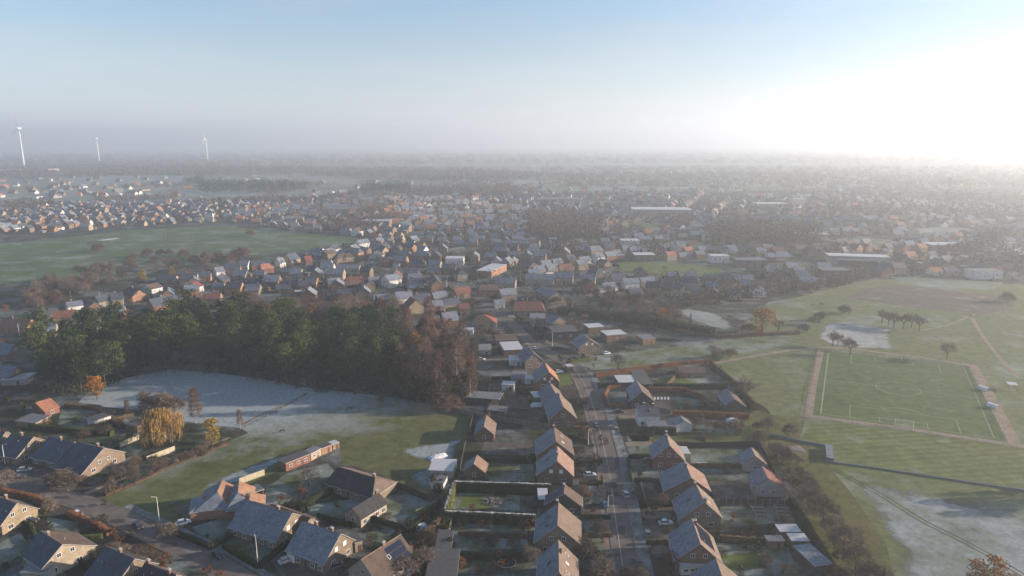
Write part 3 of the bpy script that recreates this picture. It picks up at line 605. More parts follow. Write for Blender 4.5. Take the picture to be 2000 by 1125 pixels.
# ================================================================= vegetation kit
def flake(mb, c, r, rng, mi=0, up=.0):
    u = Vector((rng.gauss(0, 1), rng.gauss(0, 1), rng.gauss(0, 1)*(1-up)))
    if u.length < .01: u = Vector((1, 0, 0))
    u.normalize(); v = u.orthogonal().normalized(); t = rng.uniform(0, 6.28); v = (v*math.cos(t)+u.cross(v)*math.sin(t)).normalized()
    mb.face([c-u*r*.8, c+v*r*.7, c+u*r, c-v*r*.5], mi)
def strand(mb, p, q, w, rng):
    d = q-p; s = d.cross(Vector((rng.gauss(0, 1), rng.gauss(0, 1), rng.gauss(0, 1))))
    if s.length < 1e-5: return
    s = s.normalized()*w; mb.face([p-s, p+s, q])
def grow(tb, cb, p, d, ln, r, depth, rng, spread, kids, twig, drop=0.0, twlen=.9):
    q = p+d*ln
    tb.tube(p, q, r, r*.68, 5 if r > .1 else 3, cap=False)
    if depth == 0:
        for _ in range(twig):
            t = rng.uniform(.1, 1.1); b = p+(q-p)*t; e = b+Vector((rng.gauss(0, 1), rng.gauss(0, 1), rng.gauss(.35, .8)-drop)).normalized()*rng.uniform(.6, 1.3)*twlen
            strand(cb, b, e, .045, rng)
            for _ in range(3):
                s = b+(e-b)*rng.uniform(.2, 1); strand(cb, s, s+Vector((rng.gauss(0, 1), rng.gauss(0, 1), rng.gauss(.2, .8)-drop)).normalized()*rng.uniform(.3, .7)*twlen, .032, rng)
        return
    for k in range(kids):
        a = d.orthogonal().normalized(); t = 2*math.pi*(k+rng.random()*.7)/kids; ax = (a*math.cos(t)+d.cross(a)*math.sin(t))
        nd = (d*(1-spread)+ax*spread*rng.uniform(.7, 1.3)+Vector((0, 0, .12-drop*.3))).normalized()
        grow(tb, cb, p+(q-p)*rng.uniform(.55, 1.0), nd, ln*rng.uniform(.6, .85), r*.6, depth-1, rng, spread, kids, twig, drop, twlen)
def proto_bare(seed, h, spread=.55, kids=4, twig=7, trunkf=.28, depth=3, r=.22, drop=0.0, lead=False, twlen=.9):
    rng = random.Random(seed); tb, cb = MB(), MB(); base = Vector((0, 0, 0)); t = h*trunkf
    tb.tube(base, (0, 0, t), r*1.25, r, 7)
    if lead:      # one straight leader with short side limbs (birch, poplar)
        n = 13; p = Vector((0, 0, t))
        tb.tube(p, (rng.uniform(-.3, .3), rng.uniform(-.3, .3), h*.97), r, .04, 5)
        for k in range(n*3):
            z = t+(h*.95-t)*(k/(n*3))**.9; a = k*2.4+rng.random(); f = 1-(z-t)/(h-t)
            d = Vector((math.cos(a)*spread*1.5, math.sin(a)*spread*1.5, .8)).normalized()
            grow(tb, cb, Vector((0, 0, z)), d, h*(.06+.11*f)*rng.uniform(.7, 1.2), .05, 1, rng, .45, 3, twig, drop, twlen)
    else:
        for k in range(kids+1):
            a = 2*math.pi*(k+rng.random()*.5)/(kids+1); sp = spread*rng.uniform(.7, 1.25)
            d = Vector((math.cos(a)*sp, math.sin(a)*sp, 1-sp*.5)).normalized()
            grow(tb, cb, Vector((0, 0, t*rng.uniform(.75, 1))), d, (h-t)*.36*rng.uniform(.85, 1.15), r*.6, depth-1, rng, spread*.85, kids, twig, drop, twlen)
    return tb, cb
def blob_pts(rng, c, rx, rz, n):
    for _ in range(n):
        v = Vector((rng.gauss(0, 1), rng.gauss(0, 1), rng.gauss(0, 1))).normalized()*(rng.uniform(.35, 1)**.5)
        yield Vector((c[0]+v.x*rx, c[1]+v.y*rx, c[2]+v.z*rz))
def proto_pine(seed, h):
    rng = random.Random(seed); tb, cb = MB(), MB(); lean = (rng.uniform(-.4, .4), rng.uniform(-.4, .4)); top = Vector((lean[0], lean[1], h*.94))
    tb.tube((0, 0, 0), top, .24, .07, 6)
    n = rng.randint(20, 25)
    for k in range(n):
        f = .33+.65*(k/(n-1)); a = k*2.4+rng.random(); rad = (1-abs(f-.64)*1.6)*h*.19*rng.uniform(.55, 1.1)
        c = Vector((math.cos(a)*rad, math.sin(a)*rad, h*f)); tb.tube((lean[0]*f, lean[1]*f, h*(f-.07)), c, .07, .03, 3, cap=False)
        rx = h*rng.uniform(.075, .12)
        for p in blob_pts(rng, c, rx, rx*.5, 78): flake(cb, p, rng.uniform(.2, .5), rng, 0)
    return tb, cb
def proto_leafy(seed, h, wd, n=26, lf=46, low=.25, fs=(.16, .36), rz=.8, kinds=1):
    rng = random.Random(seed); tb, cb = MB(), MB(); tb.tube((0, 0, 0), (0, 0, h*.5), h*.018+.06, h*.012, 6)
    for k in range(n):
        z = low+(1-low)*rng.random()**.8; prof = math.sin(math.pi*min(.97, max(.08, (z-low*.7)/(1.05-low*.7))))**.6
        a = rng.uniform(0, 6.28); rad = wd*.5*prof*rng.uniform(.35, .86); c = Vector((math.cos(a)*rad, math.sin(a)*rad, h*z*.94))
        tb.tube((0, 0, h*min(.5, z*.7)), c, .06, .02, 3, cap=False); rx = wd*rng.uniform(.10, .19)
        for p in blob_pts(rng, c, rx, rx*rz, lf): flake(cb, p, rng.uniform(*fs), rng, rng.randrange(kinds))
    return tb, cb
def proto_cone(seed, h, wd, n=900, fs=(.15, .34)):
    rng = random.Random(seed); tb, cb = MB(), MB(); tb.tube((0, 0, 0), (0, 0, h*.9), .12, .03, 5)
    for k in range(n):
        f = rng.random()**1.25; tier = 1+.22*math.sin(f*h*4.2); a = rng.uniform(0, 6.28); r = wd*.5*(1-f)**.9*tier*rng.uniform(.45, 1.02)
        flake(cb, Vector((math.cos(a)*r, math.sin(a)*r, h*(.06+.94*f)-r*.15)), rng.uniform(*fs), rng)
    return tb, cb
def proto_willow(seed, h, wd):
    rng = random.Random(seed); tb, cb = MB(), MB(); tb.tube((0, 0, 0), (0, 0, h*.35), .42, .3, 7)
    for k in range(46):
        a = rng.uniform(0, 6.28); rr = wd*.5*rng.uniform(.15, .9); c = Vector((math.cos(a)*rr, math.sin(a)*rr, h*(.95-.42*(rr/(wd*.5))**2*rng.uniform(.6, 1.1))))
        tb.tube((0, 0, h*.33), c, .12, .03, 3, cap=False)
        for _ in range(30):
            p = c+Vector((rng.gauss(0, .9), rng.gauss(0, .9), rng.gauss(0, .5))); ln = rng.uniform(.25, .75)*p.z
            for j in range(4):
                q = p-Vector((rng.gauss(0, .05), rng.gauss(0, .05), ln*j/4)); e = q-Vector((rng.gauss(0, .18), rng.gauss(0, .18), ln/4*1.25)); strand(cb, q, e, rng.uniform(.05, .11), rng)
    return tb, cb
PROTO = {}
def proto(key, tbcb, bark, crown, crown_name='crown'):
    tb, cb = tbcb
    PROTO.setdefault(key, []).append((tb.mesh('trunk', [LEAFM[bark]]), cb.mesh('crown', [LEAFM[c] for c in (crown if isinstance(crown, tuple) else (crown,))])))
for i in range(6): proto('pine', proto_pine(i, (17, 19, 15.5, 18, 20, 16.5)[i]), 'bark', 'pine' if i % 2 else 'pine2')
for i in range(4): proto('bare', proto_bare(20+i, 12, kids=4, twig=9, depth=3, twlen=1.15), 'bark', 'twig')
for i in range(3): proto('apple', proto_bare(30+i, 7.8, spread=.8, kids=4, twig=11, trunkf=.25, depth=3, r=.13, twlen=1.0), 'bark', 'twig')
for i in range(4): proto('birch', proto_bare(40+i, 15, spread=.6, twig=13, trunkf=.12, r=.13, lead=True, drop=.3, twlen=1.15), 'birch', 'twigred')
for i in range(2): proto('redbush', proto_bare(50+i, 8, spread=.75, kids=5, twig=10, trunkf=.08, depth=3, r=.14, twlen=.8), 'bark', 'twigred')
for i in range(2): proto('brownbush', proto_bare(54+i, 6, spread=.6, kids=5, twig=8, trunkf=.06, depth=3, r=.1, twlen=.65), 'bark', 'twig')
for i in range(2): proto('orange', proto_leafy(60+i, 11, 9, n=34, low=.2), 'bark', 'orange')
for i in range(2): proto('golden', proto_leafy(64+i, 10, 8, n=40, low=.08, kinds=2), 'bark', ('gold', 'yellowgreen'))
for i in range(2): proto('rust', proto_leafy(66+i, 9, 8, n=24, lf=34, low=.2), 'bark', 'beech')
for i in range(3): proto('shrub', proto_leafy(70+i, 2.6, 2.8, n=12, lf=34, low=.1, fs=(.1, .22)), 'bark', 'green')
for i in range(2): proto('rustshrub', proto_leafy(76+i, 2.8, 3.0, n=12, lf=30, low=.1, fs=(.1, .2)), 'bark', 'beech')
for i in range(2): proto('brownshrub', proto_leafy(80+i, 3.0, 3.2, n=11, lf=26, low=.1, fs=(.1, .2)), 'bark', 'brown')
for i in range(2): proto('dark', proto_leafy(84+i, 9, 7, n=30, low=.1), 'bark', 'green')
for i in range(3): proto('spruce', proto_cone(90+i, 11, 5), 'bark', 'spruce')
for i in range(2): proto('cypress', proto_cone(95+i, 4.5, 1.5, 500, (.1, .2)), 'bark', 'dark')
proto('willow', proto_willow(99, 14, 17), 'bark', 'willow')
TREES = dict(pine=('pine_tree', 'tree'), bare=('bare_tree', 'tree'), apple=('orchard_tree', 'fruit tree'), birch=('birch_tree', 'tree'), redbush=('bare_tree', 'tree'), brownbush=('bare_bush', 'bush'), orange=('autumn_tree', 'tree'),
             golden=('autumn_tree', 'tree'), rust=('autumn_tree', 'tree'), shrub=('garden_shrub', 'shrub'), rustshrub=('garden_shrub', 'shrub'), brownshrub=('garden_shrub', 'shrub'), dark=('evergreen_tree', 'tree'), spruce=('spruce_tree', 'tree'),
             cypress=('cypress_tree', 'tree'), willow=('willow_tree', 'tree'))
trng = random.Random(5)
def tree(key, px, py, s=1.0, label=None, group=None, auto=True, world=None, sx=1.0):
    p = Vector((*world, 0)) if world else at(px, py)
    nm, cat = TREES[key]; tr, cr = trng.choice(PROTO[key])
    r = bpy.data.objects.new(nm, None); r.location = p; rz = trng.uniform(0, 6.28); r.rotation_euler = (0, 0, rz); k = s*trng.uniform(.93, 1.07); r.scale = (k*sx, k*sx, k); COL.objects.link(r)
    put('trunk', tr, r); put('crown', cr, r)
    return tag(r, label or TREE_LABEL[key], cat, group, auto)
TREE_LABEL = dict(pine='dark green pine of the big wood', bare='bare brown leafless spreading tree', apple='low spreading bare fruit tree', birch='slender bare birch with pale trunk', redbush='wide reddish bare leafless tree', brownbush='bare brown leafless bush', orange='orange leaved autumn tree',
                  golden='golden green leafy tree', rust='rusty red autumn tree', shrub='round dark green shrub', rustshrub='round rusty red shrub', brownshrub='low dry brown shrub', dark='bushy dark evergreen tree', spruce='pointed dark spruce tree', cypress='narrow dark upright cypress', willow='big golden weeping willow')
# ================================================================= near houses, traced one by one
Hs = house
CN_ = dict(cream='cream', white='white', tan='tan', brown='brown', red='red')
# --- lower left estate
Hs((-15, 965), (33, 983), 7.5, 3, 6.2, 5.5, 'yellow', 'brown', 'f_dark', 'yellow brick gable house at the lower left edge behind the russet hedge', wins=2, front=2, detail=2)
Hs((79, 1036), (122, 1063), 7.6, (3, 3.4), 9, 6, 'cream', 'brown', 'f_dark', 'cream walled house with long brown rear roof, below the russet hedge bend', wins=2, front=2, sky2=1, chim=(.35,))
Hs((207, 1066), (264, 1091), 7.8, (3, 2.8), 6.5, 7.5, 'tan', 'dark', 'f_dark', 'tan gabled house with two dark roof windows, left of the russet cone tree', wins=1, front=2, sky2=2)
Hs((283, 1098), (345, 1122), 6.8, 2.8, 5, 5, 'orangebrick', 'brown', 'dark', 'low dark roofed wing beside the russet cone tree at the picture bottom', wins=0, front=1, chim=(.1, .8))
flat([(40, 1118), (92, 1118), (45, 1095)], 2.8, 'grey', 'flat', 'frosted flat roofed lean-to in front of the cream walled house', cat='annex', name='garage_annex', mono=.6)
Hs((-12, 838), (12, 843), 7.5, 3, 6, 6, 'tan', 'orange', 'f_dark', 'orange roofed house cut by the left picture edge', wins=1, front=1)
Hs((22, 846), (66, 853), 7.5, (3.5, 2.6), 6, 8, 'tan', 'tan', 'f_dark', 'left one of three joined houses with frosted roofs beside the big bare bush', wins=2, front=2)
Hs((97, 852), (146, 863), 7.2, (3.5, 2.6), 6, 8.5, 'tan', 'brown', 'f_dark', 'middle one of three joined houses with frosted roofs above the big bare bush', wins=1, front=3)
Hs((150, 862), (203, 875), 7.6, (2.8, 1.8), 8.5, 10, 'tan', 'tan', 'f_dark', 'right one of three joined houses, broad tan gable facing the meadow hedge', wins=2, front=2, chim=(.75,))
Hs((68, 786), (99, 777), 5.0, (2.4, 2.4), 4, 7.5, 'red', 'orange', 'orange', 'garden barn with big plain orange tiled roof left of the golden willow', cat='barn', name='garden_barn', wins=0, front=1, chim=(), detail=1)
flat([(30, 822), (70, 826), (48, 808)], 2.4, 'timber', 'flat', 'grey topped low shed left of the orange barn', mono=.3)
flat([(184, 822), (216, 812), (182, 812)], 2.8, 'white', 'flatd', 'white fronted open garden shed between the orange barn and the willow', wz=1)
flat([(268, 833), (290, 824), (262, 820)], 2.6, 'timber', 'flatd', 'dark shed half hidden behind the golden willow')
# villa with orange hips
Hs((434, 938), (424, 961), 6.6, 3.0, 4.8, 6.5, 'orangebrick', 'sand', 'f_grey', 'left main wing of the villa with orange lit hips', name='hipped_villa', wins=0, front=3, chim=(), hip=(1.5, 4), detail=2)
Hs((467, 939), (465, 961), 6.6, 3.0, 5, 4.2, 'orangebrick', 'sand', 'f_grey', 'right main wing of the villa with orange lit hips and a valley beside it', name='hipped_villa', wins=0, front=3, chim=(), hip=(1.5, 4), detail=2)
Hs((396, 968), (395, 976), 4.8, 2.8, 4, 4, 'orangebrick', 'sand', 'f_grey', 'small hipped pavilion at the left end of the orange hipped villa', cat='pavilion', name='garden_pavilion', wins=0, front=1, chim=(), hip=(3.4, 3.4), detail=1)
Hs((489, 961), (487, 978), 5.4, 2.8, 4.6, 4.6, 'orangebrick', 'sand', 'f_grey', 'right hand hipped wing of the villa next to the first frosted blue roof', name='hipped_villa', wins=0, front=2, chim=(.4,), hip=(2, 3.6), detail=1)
flat([(488, 965), (515, 955), (476, 955)], 3.0, 'orangebrick', 'flat', 'open brick carport with orange beams behind the villa', cat='carport', name='carport', posts=True)
# long outbuilding beside the meadow
flat([(558, 905), (606, 886), (538, 899)], 3.0, 'red', 'flatd', 'long red brick outbuilding with dark flat roof and three windows on the meadow edge', cat='outbuilding', name='brick_outbuilding', wz=3)
flat([(607, 886), (627, 875), (597, 879)], 2.8, 'cream', 'flat', 'glazed pale middle section of the meadow outbuildings', cat='outbuilding', name='garden_room', wz=2)
flat([(628, 876), (648, 868), (620, 871)], 2.6, 'orangebrick', 'flatd', 'small orange brick shed at the far end of the meadow outbuildings', name='brick_shed')
flat([(650, 868), (662, 864), (646, 862)], 2.3, 'yellow', 'flatw', 'tiny yellow hut closing the row of meadow outbuildings', name='garden_hut')
# two blue frosted roofs
Hs((478, 975), (571, 1002), 8.0, (3.6, 2.8), 7, 7.5, 'tan', 'brown', 'f_grey', 'house with a wide frosted blue roof behind the tall front lamp post', wins=2, front=5, chim=(.72,), pane='blind')
Hs((530, 984), (607, 1011), 5.6, 4.4, 2.5, 2.5, 'tan', 'brown', 'brown', 'long low brown roof right behind the first frosted blue roof', cat='annex', name='house_annex', wins=0, front=2, chim=(), detail=1)
Hs((590, 1017), (666, 1042), 8.2, (3, 3), 6.5, 7.5, 'tan', 'brown', 'f_grey', 'frosted roof house with two chimneys and a white garage door', wins=2, front=5, gar=True, chim=(.35, .78), pane='blind')
flat([(693, 1060), (707, 1056), (678, 1046)], 3.0, 'cream', 'flatd', 'small glazed conservatory on the gable of the two chimney house', cat='conservatory', name='conservatory', side=2)
Hs((783, 1043), (705, 1093), 8.0, (3.2, 3.0), 6.5, 6, 'cream', 'brown', 'dark', 'dark brown roof house with solar strips, bottom middle left', wins=1, front=2, back=4, sky1=1, chim=(.45,), pv=5, detail=2)
flat([(776, 1100), (798, 1106), (768, 1086)], 3.2, 'white', 'flatw', 'white topped flat extension on the solar strip house', cat='annex', name='flat_extension')
Hs((740, 962), (687, 993), 5.2, 2.8, 4, 4, 'cream', 'dark', 'dark', 'cream garage with dark roof and small slot windows between the gardens', cat='garage', name='garage', wins=1, front=0, back=4, chim=(.05,), detail=1)
Hs((660, 911), (733, 933), 5.8, 2.8, 6.5, 7.0, 'tan', 'tan', 'dark', 'low dark roofed bungalow with sunlit hip end below the meadow', name='bungalow', wins=0, front=4, chim=(.95,), hip=(0, 4), detail=2)  # tan puts the sunlight on the hip end into the dark roof's colour
flat([(838, 918), (884, 920), (846, 899)], 3.0, 'grey', 'flatw', 'pale lilac mono-pitch shed roof on the meadow corner', cat='shed', name='field_shed', mono=.6)
flat([(840, 942), (866, 944), (838, 927)], 2.3, 'white', 'flat', 'white frosted trailer like hut below the lilac shed roof', cat='hut', name='garden_hut')
# houses west of the street
Hs((950, 810), (945, 833), 6.0, 2.6, 4.4, 4.2, 'brown', 'tan', 'f_grey', 'small garage house with sunlit tan roof nearest the meadow corner', cat='garage', name='garage', wins=1, front=1, chim=(), detail=1)
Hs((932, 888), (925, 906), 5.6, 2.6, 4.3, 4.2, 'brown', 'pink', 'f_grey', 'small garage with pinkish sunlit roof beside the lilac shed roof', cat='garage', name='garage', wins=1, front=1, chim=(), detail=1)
Hs((1072, 745), (1086, 770), 7.5, (3.4, 3), 5, 5.5, 'brown', 'tan', 'f_grey', 'frosted grey roof house joined behind the street house with a tall gable window', wins=1, front=2, chim=(.2,))
Hs((1089, 766), (1100, 794), 8.6, (3.6, 3.2), 6, 6, 'brown', 'tan', 'f_grey', 'street house whose camera facing brick gable has one tall white window', wins=1, front=3, chim=(.25,))
Hs((1082, 833), (1086, 862), 8.2, (3, 3), 7, 7.5, 'brown', 'brown', 'f_grey', 'brown roof house with two roof windows, further back west of the street', wins=2, front=3, sky1=2, chim=(.1,))
Hs((1089, 871), (1088, 900), 8.4, (3.2, 3), 6, 7.5, 'brown', 'pink', 'f_grey', 'house with pinkish lit roof and two white gable windows west of the street', wins=2, front=3, chim=(.6,), sky2=1, pane='blind')
Hs((1103, 945), (1102, 964), 7.0, (3, 3), 6, 6.5, 'dark', 'brown', 'slate', 'dark gabled house behind the tall garden hedge with frosted top', wins=0, front=2, chim=(.3,), sky2=1)
flat([(1052, 975), (1070, 975), (1053, 954)], 3.0, 'dark', 'flatw', 'flat annex with bright white roof beside the dark gabled house', cat='annex', name='flat_annex')
Hs((1091, 981), (1089, 1026), 8.8, (3.4, 3.2), 7, 7, 'tan', 'tan', 'f_slate', 'large steep roof house, second from the picture bottom west of the street', wins=2, front=4, sky2=2, chim=(.04,))
Hs((1091, 1054), (1092, 1118), 8.2, (3, 3), 5.5, 6, 'tan', 'tan', 'f_slate', 'bottom house west of the street with three roof windows on its sunlit slope', wins=2, front=3, sky1=3, sky2=1, chim=(.35,))
flat([(827, 1150), (888, 1150), (845, 1072)], 2.8, 'dark', 'flatd', 'long flat garage roof with a frosted rim at the bottom centre', cat='garage', name='flat_garage')
flat([(850, 1072), (880, 1072), (860, 1035)], 2.4, 'dark', 'flatd', 'dark square shed roof just behind the long flat garage', name='garden_shed')
# houses east of the street
Hs((1242, 742), (1254, 764), 7.6, (3.0, 3.8), 6, 4.6, 'dark', 'brown', 'f_slate', 'black gabled house with icy blue roof square, east of the street', wins=0, front=1, chim=())
flat([(1209, 747), (1246, 746), (1212, 733)], 2.8, 'dark', 'flatw', 'white frosted flat roof behind the black gabled house', cat='annex', name='flat_annex')
flat([(1246, 750), (1274, 750), (1246, 722)], 3.0, 'dark', 'flatd', 'dark square flat roof right behind the icy blue roofed house', cat='annex', name='flat_annex')
Hs((1418, 758), (1436, 780), 6.0, (2.6, 3.0), 5.5, 4.5, 'dark', 'brown', 'f_slate', 'dark garden house with icy blue roof square at the pasture hedge', cat='garage', name='garage', wins=0, front=1, chim=(), detail=1)
Hs((1243, 792), (1286, 792), 7.0, (4, 4.2), 4, 5.0, 'white', 'slate', 'slate', 'white rendered modern house with grey slate roof', name='white_house', wins=1, front=3, chim=(.35, .75), sky2=1)
flat([(1266, 832), (1322, 832), (1266, 822)], 3.0, 'white', 'flat', 'low white wing joining the modern house to its garage', cat='annex', name='white_wing', wz=3, door=False)
Hs((1328, 811), (1337, 822), 4.6, 2.8, 3.6, 3.8, 'white', 'grey', 'f_grey', 'small white gabled garage right of the modern house', cat='garage', name='white_garage', wins=0, front=1, chim=(), detail=1)
Hs((1301, 846), (1308, 870), 8.6, (3.0, 3.4), 6.2, 6.4, 'red', 'tan', 'f_grey', 'red brick gable house south of the small lawn east of the street', wins=3, front=2, sky2=1, chim=(.05, .35))
flat([(1331, 886), (1348, 886), (1330, 872)], 2.6, 'timber', 'flatw', 'bright white veranda roof behind the red brick gable house', cat='veranda', name='veranda', posts=True)
Hs((1337, 900), (1350, 933), 7.6, (3.2, 2.8), 7, 9, 'brown', 'pink', 'f_grey', 'broad house with lit tan roof and low frosted front slope east of the street', wins=0, front=4, chim=(.3,))
Hs((1358, 944), (1376, 980), 8.6, (3.6, 3.0), 6, 7.5, 'tan', 'tan', 'f_slate', 'house with white barred gable window and square chimney, above the white car', wins=2, front=3, sky2=1, chim=(.12, .95), sky1=2)
Hs((1351, 1012), (1368, 1062), 8.4, (3.2, 3.2), 6.5, 7, 'brown', 'tan', 'f_slate', 'house with rows of solar panels on its sunlit slope, below the white car', wins=2, front=3, chim=(.2,), pv=7)
flat([(1331, 1106), (1376, 1104), (1330, 1092)], 2.6, 'white', 'flatw', 'white striped conservatory roof in front of the solar panel house', cat='conservatory', name='conservatory', wz=3)
Hs((1398, 1090), (1412, 1130), 7.6, 3.2, 6, 6.5, 'tan', 'tan', 'f_slate', 'house cut off at the picture bottom below the solar panel house', wins=1, front=2, chim=())
Hs((1467, 873), (1476, 891), 5.8, 2.8, 4.6, 4.6, 'grey', 'tan', 'f_grey', 'grey garden garage with frosted slope in the hedged corner east of the street', cat='garage', name='garage', wins=1, front=1, chim=(), detail=1)
Hs((1488, 910), (1500, 934), 6.4, (2.6, 3.0), 7, 4.6, 'grey', 'redbrown', 'f_slate', 'grey garage with icy left slope and long red brown right slope at the orchard', cat='garage', name='garage', wins=2, front=1, chim=(), detail=1)
flat([(1524, 1038), (1564, 1038), (1519, 1024)], 2.6, 'red', 'flatw', 'red shed with pinkish frosted roof, further back of two at the orchard hedge', name='red_shed')
flat([(1547, 1056), (1580, 1056), (1540, 1042)], 2.6, 'red', 'flatw', 'red shed with bright white roof, nearer of two at the orchard hedge', name='red_shed')
flat([(1500, 1056), (1532, 1056), (1497, 1046)], 2.4, 'timber', 'flat', 'low brown lean-to left of the two red sheds', name='garden_shed')
flat([(1592, 1105), (1625, 1100), (1568, 1064)], 2.8, 'dark', 'f_slate', 'long dark slate shed at the orchard edge', cat='shed', name='slate_shed')
Hs((1322, 716), (1376, 716), 4.4, 2.6, 4.5, 4.5, 'timber', 'brown', 'brown', 'low timber garden barn with brown roof beside the footpath', cat='barn', name='garden_barn', wins=0, front=1, chim=(), detail=1)
flat([(908, 775), (975, 780), (918, 763)], 2.8, 'dark', 'flat', 'long frosted flat roof shed right of the rusty tree', cat='shed', name='flat_shed')
flat([(952, 800), (985, 803), (968, 792)], 2.5, 'dark', 'flat', 'smaller flat shed in front of the long frosted flat shed', cat='shed', name='flat_shed')
flat([(980, 751), (1004, 752), (983, 744)], 2.8, 'white', 'flatw', 'white walled garage with frosted roof behind the leylandii row', cat='garage', name='white_garage')
flat([(998, 737), (1025, 738), (999, 725)], 2.8, 'grey', 'flat', 'square frosted garage left of the orange roofed house', cat='garage', name='flat_garage')
flat([(1025, 740), (1046, 740), (1030, 733)], 2.6, 'white', 'flatw', 'white topped lean-to touching the orange roofed house', cat='annex', name='lean_to_annex')
flat([(1044, 776), (1068, 774), (1044, 765)], 2.8, 'dark', 'flatw', 'bright frosted flat annex beside the tall window street house', cat='annex', name='flat_annex')
# --- around the bend of the street
Hs((1064, 708), (1072, 726), 8.0, (3.2, 3.0), 5.5, 6.5, 'red', 'orange', 'f_grey', 'house with glowing orange roof edge where the street bends', wins=2, front=2, chim=(), pane='blind')
Hs((1028, 674), (1044, 690), 7.8, 3.6, 5, 5.5, 'tan', 'slate', 'f_slate', 'tan house with blue frosted roof just above the orange roofed house', wins=2, front=2, chim=(.1,), sky2=2)
flat([(994, 704), (1022, 704), (1000, 694)], 2.8, 'white', 'flatw', 'bright icy flat roofs left of the tan blue roofed house', cat='annex', name='flat_annex')
Hs((1136, 651), (1152, 663), 7.6, (3.6, 3.4), 7, 7, 'tan', 'brown', 'f_slate', 'house with big blue frosted roof and two gable windows beside the grass strip', wins=2, front=1, chim=(), pane='blind', detail=2)
flat([(1080, 648), (1129, 646), (1087, 636)], 5.6, 'dark', 'flatd', 'dark cube house with striped solar roof beside the street', cat='house', name='cube_house', wz=2)
Hs((1076, 613), (1093, 620), 7.8, 4.6, 5, 5, 'tan', 'slate', 'f_slate', 'brick house with small blue roof and twin gable windows behind the cube house', wins=2, front=2, chim=())
flat([(1036, 622), (1066, 622), (1041, 612)], 5.0, 'cream', 'flat', 'beige flat roofed house with one dark tall window', cat='house', name='beige_house', wz=1)
Hs((1006, 588), (1056, 588), 8.0, 3.4, 6, 8, 'brown', 'redbrown', 'redbrown', 'house with large plain red brown roof above the street bend', wins=1, front=4, chim=(.3, .8), hip=(1.5, 2.5))
Hs((965, 585), (985, 584), 5.4, 3.0, 4, 4, 'white', 'f_grey', 'f_grey', 'low white gabled house behind the large red brown roof', wins=1, front=2, chim=(), detail=1)
Hs((938, 555), (966, 554), 8.2, 5.0, 5, 6, 'red', 'redbrown', 'brown', 'square red brown house left of the large red brown roof', wins=1, front=3, chim=(.5,), hip=(2, 3))
Hs((895, 592), (916, 591), 7.2, 4.2, 5, 5, 'brown', 'redbrown', 'redbrown', 'brown house with light dormer windows left of the street', wins=1, front=3, chim=(.2,), detail=1)
Hs((937, 613), (945, 613), 7.4, 3.0, 6, 7, 'grey', 'red', 'brown', 'bungalow with small bright red roof peak beside the street', name='bungalow', wins=1, front=3, chim=(), hip=(5, 8))
flat([(895, 646), (924, 646), (898, 640)], 2.6, 'white', 'flatw', 'white frosted garage left of the red peaked bungalow', cat='garage', name='flat_garage')
Hs((965, 654), (1008, 652), 5.0, 3.4, 6, 6, 'red', 'brown', 'brown', 'low red brick bungalow with wide dull brown roof', name='bungalow', wins=1, front=3, chim=(.3,))
flat([(985, 684), (1022, 682), (980, 668)], 3.2, 'red', 'flatw', 'red brick garage with pale gravel roof below the dull brown roof', cat='garage', name='brick_garage')
flat([(934, 684), (958, 684), (938, 672)], 2.8, 'grey', 'flat', 'grey frosted shed near the birch copse edge', name='garden_shed')
flat([(1186, 655), (1224, 652), (1190, 645)], 4.2, 'brown', 'flatw', 'brown box house with white roof, right of the cube house', cat='house', name='box_house', wz=1)
flat([(1150, 640), (1180, 638), (1152, 632)], 3.6, 'brown', 'flatw', 'small white topped box behind the brown box house', cat='annex', name='box_annex')
flat([(1256, 662), (1280, 660), (1262, 653)], 3.4, 'orangebrick', 'flat', 'orange brick summer house at the end of the grass strip', cat='summer house', name='summer_house', wz=1)
Hs((1060, 556), (1088, 570), 8.0, 4.2, 6, 6.5, 'tan', 'brown', 'f_slate', 'blue roofed house with tan gable below the terrace row', wins=1, front=2, chim=(), detail=1)
# white roofed workshop and others
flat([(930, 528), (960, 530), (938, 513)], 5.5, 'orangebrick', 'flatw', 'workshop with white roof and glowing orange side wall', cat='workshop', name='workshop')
Hs((750, 538), (776, 534), 9.0, 5.5, 6, 7, 'white', 'grey', 'f_grey', 'pale gabled house with bright white side standing above the pine wood', wins=1, front=2, chim=(.2,))
# terrace with bright gables
for k, (x0, x1, y0, lb) in enumerate([(968, 1008, 541, 'leftmost'), (1026, 1082, 534, 'long second'), (1086, 1120, 531, 'third'), (1136, 1164, 534, 'fourth and rightmost')]):
    Hs((x0, y0), (x1, y0+1), 8.4, 4.6, 5, 5.6, 'cream', 'slate', 'f_slate', lb+' slate roofed terrace house with bright cream gable below the big sheds', name='terrace_house', wins=0, front=3, chim=(.3,), detail=1)
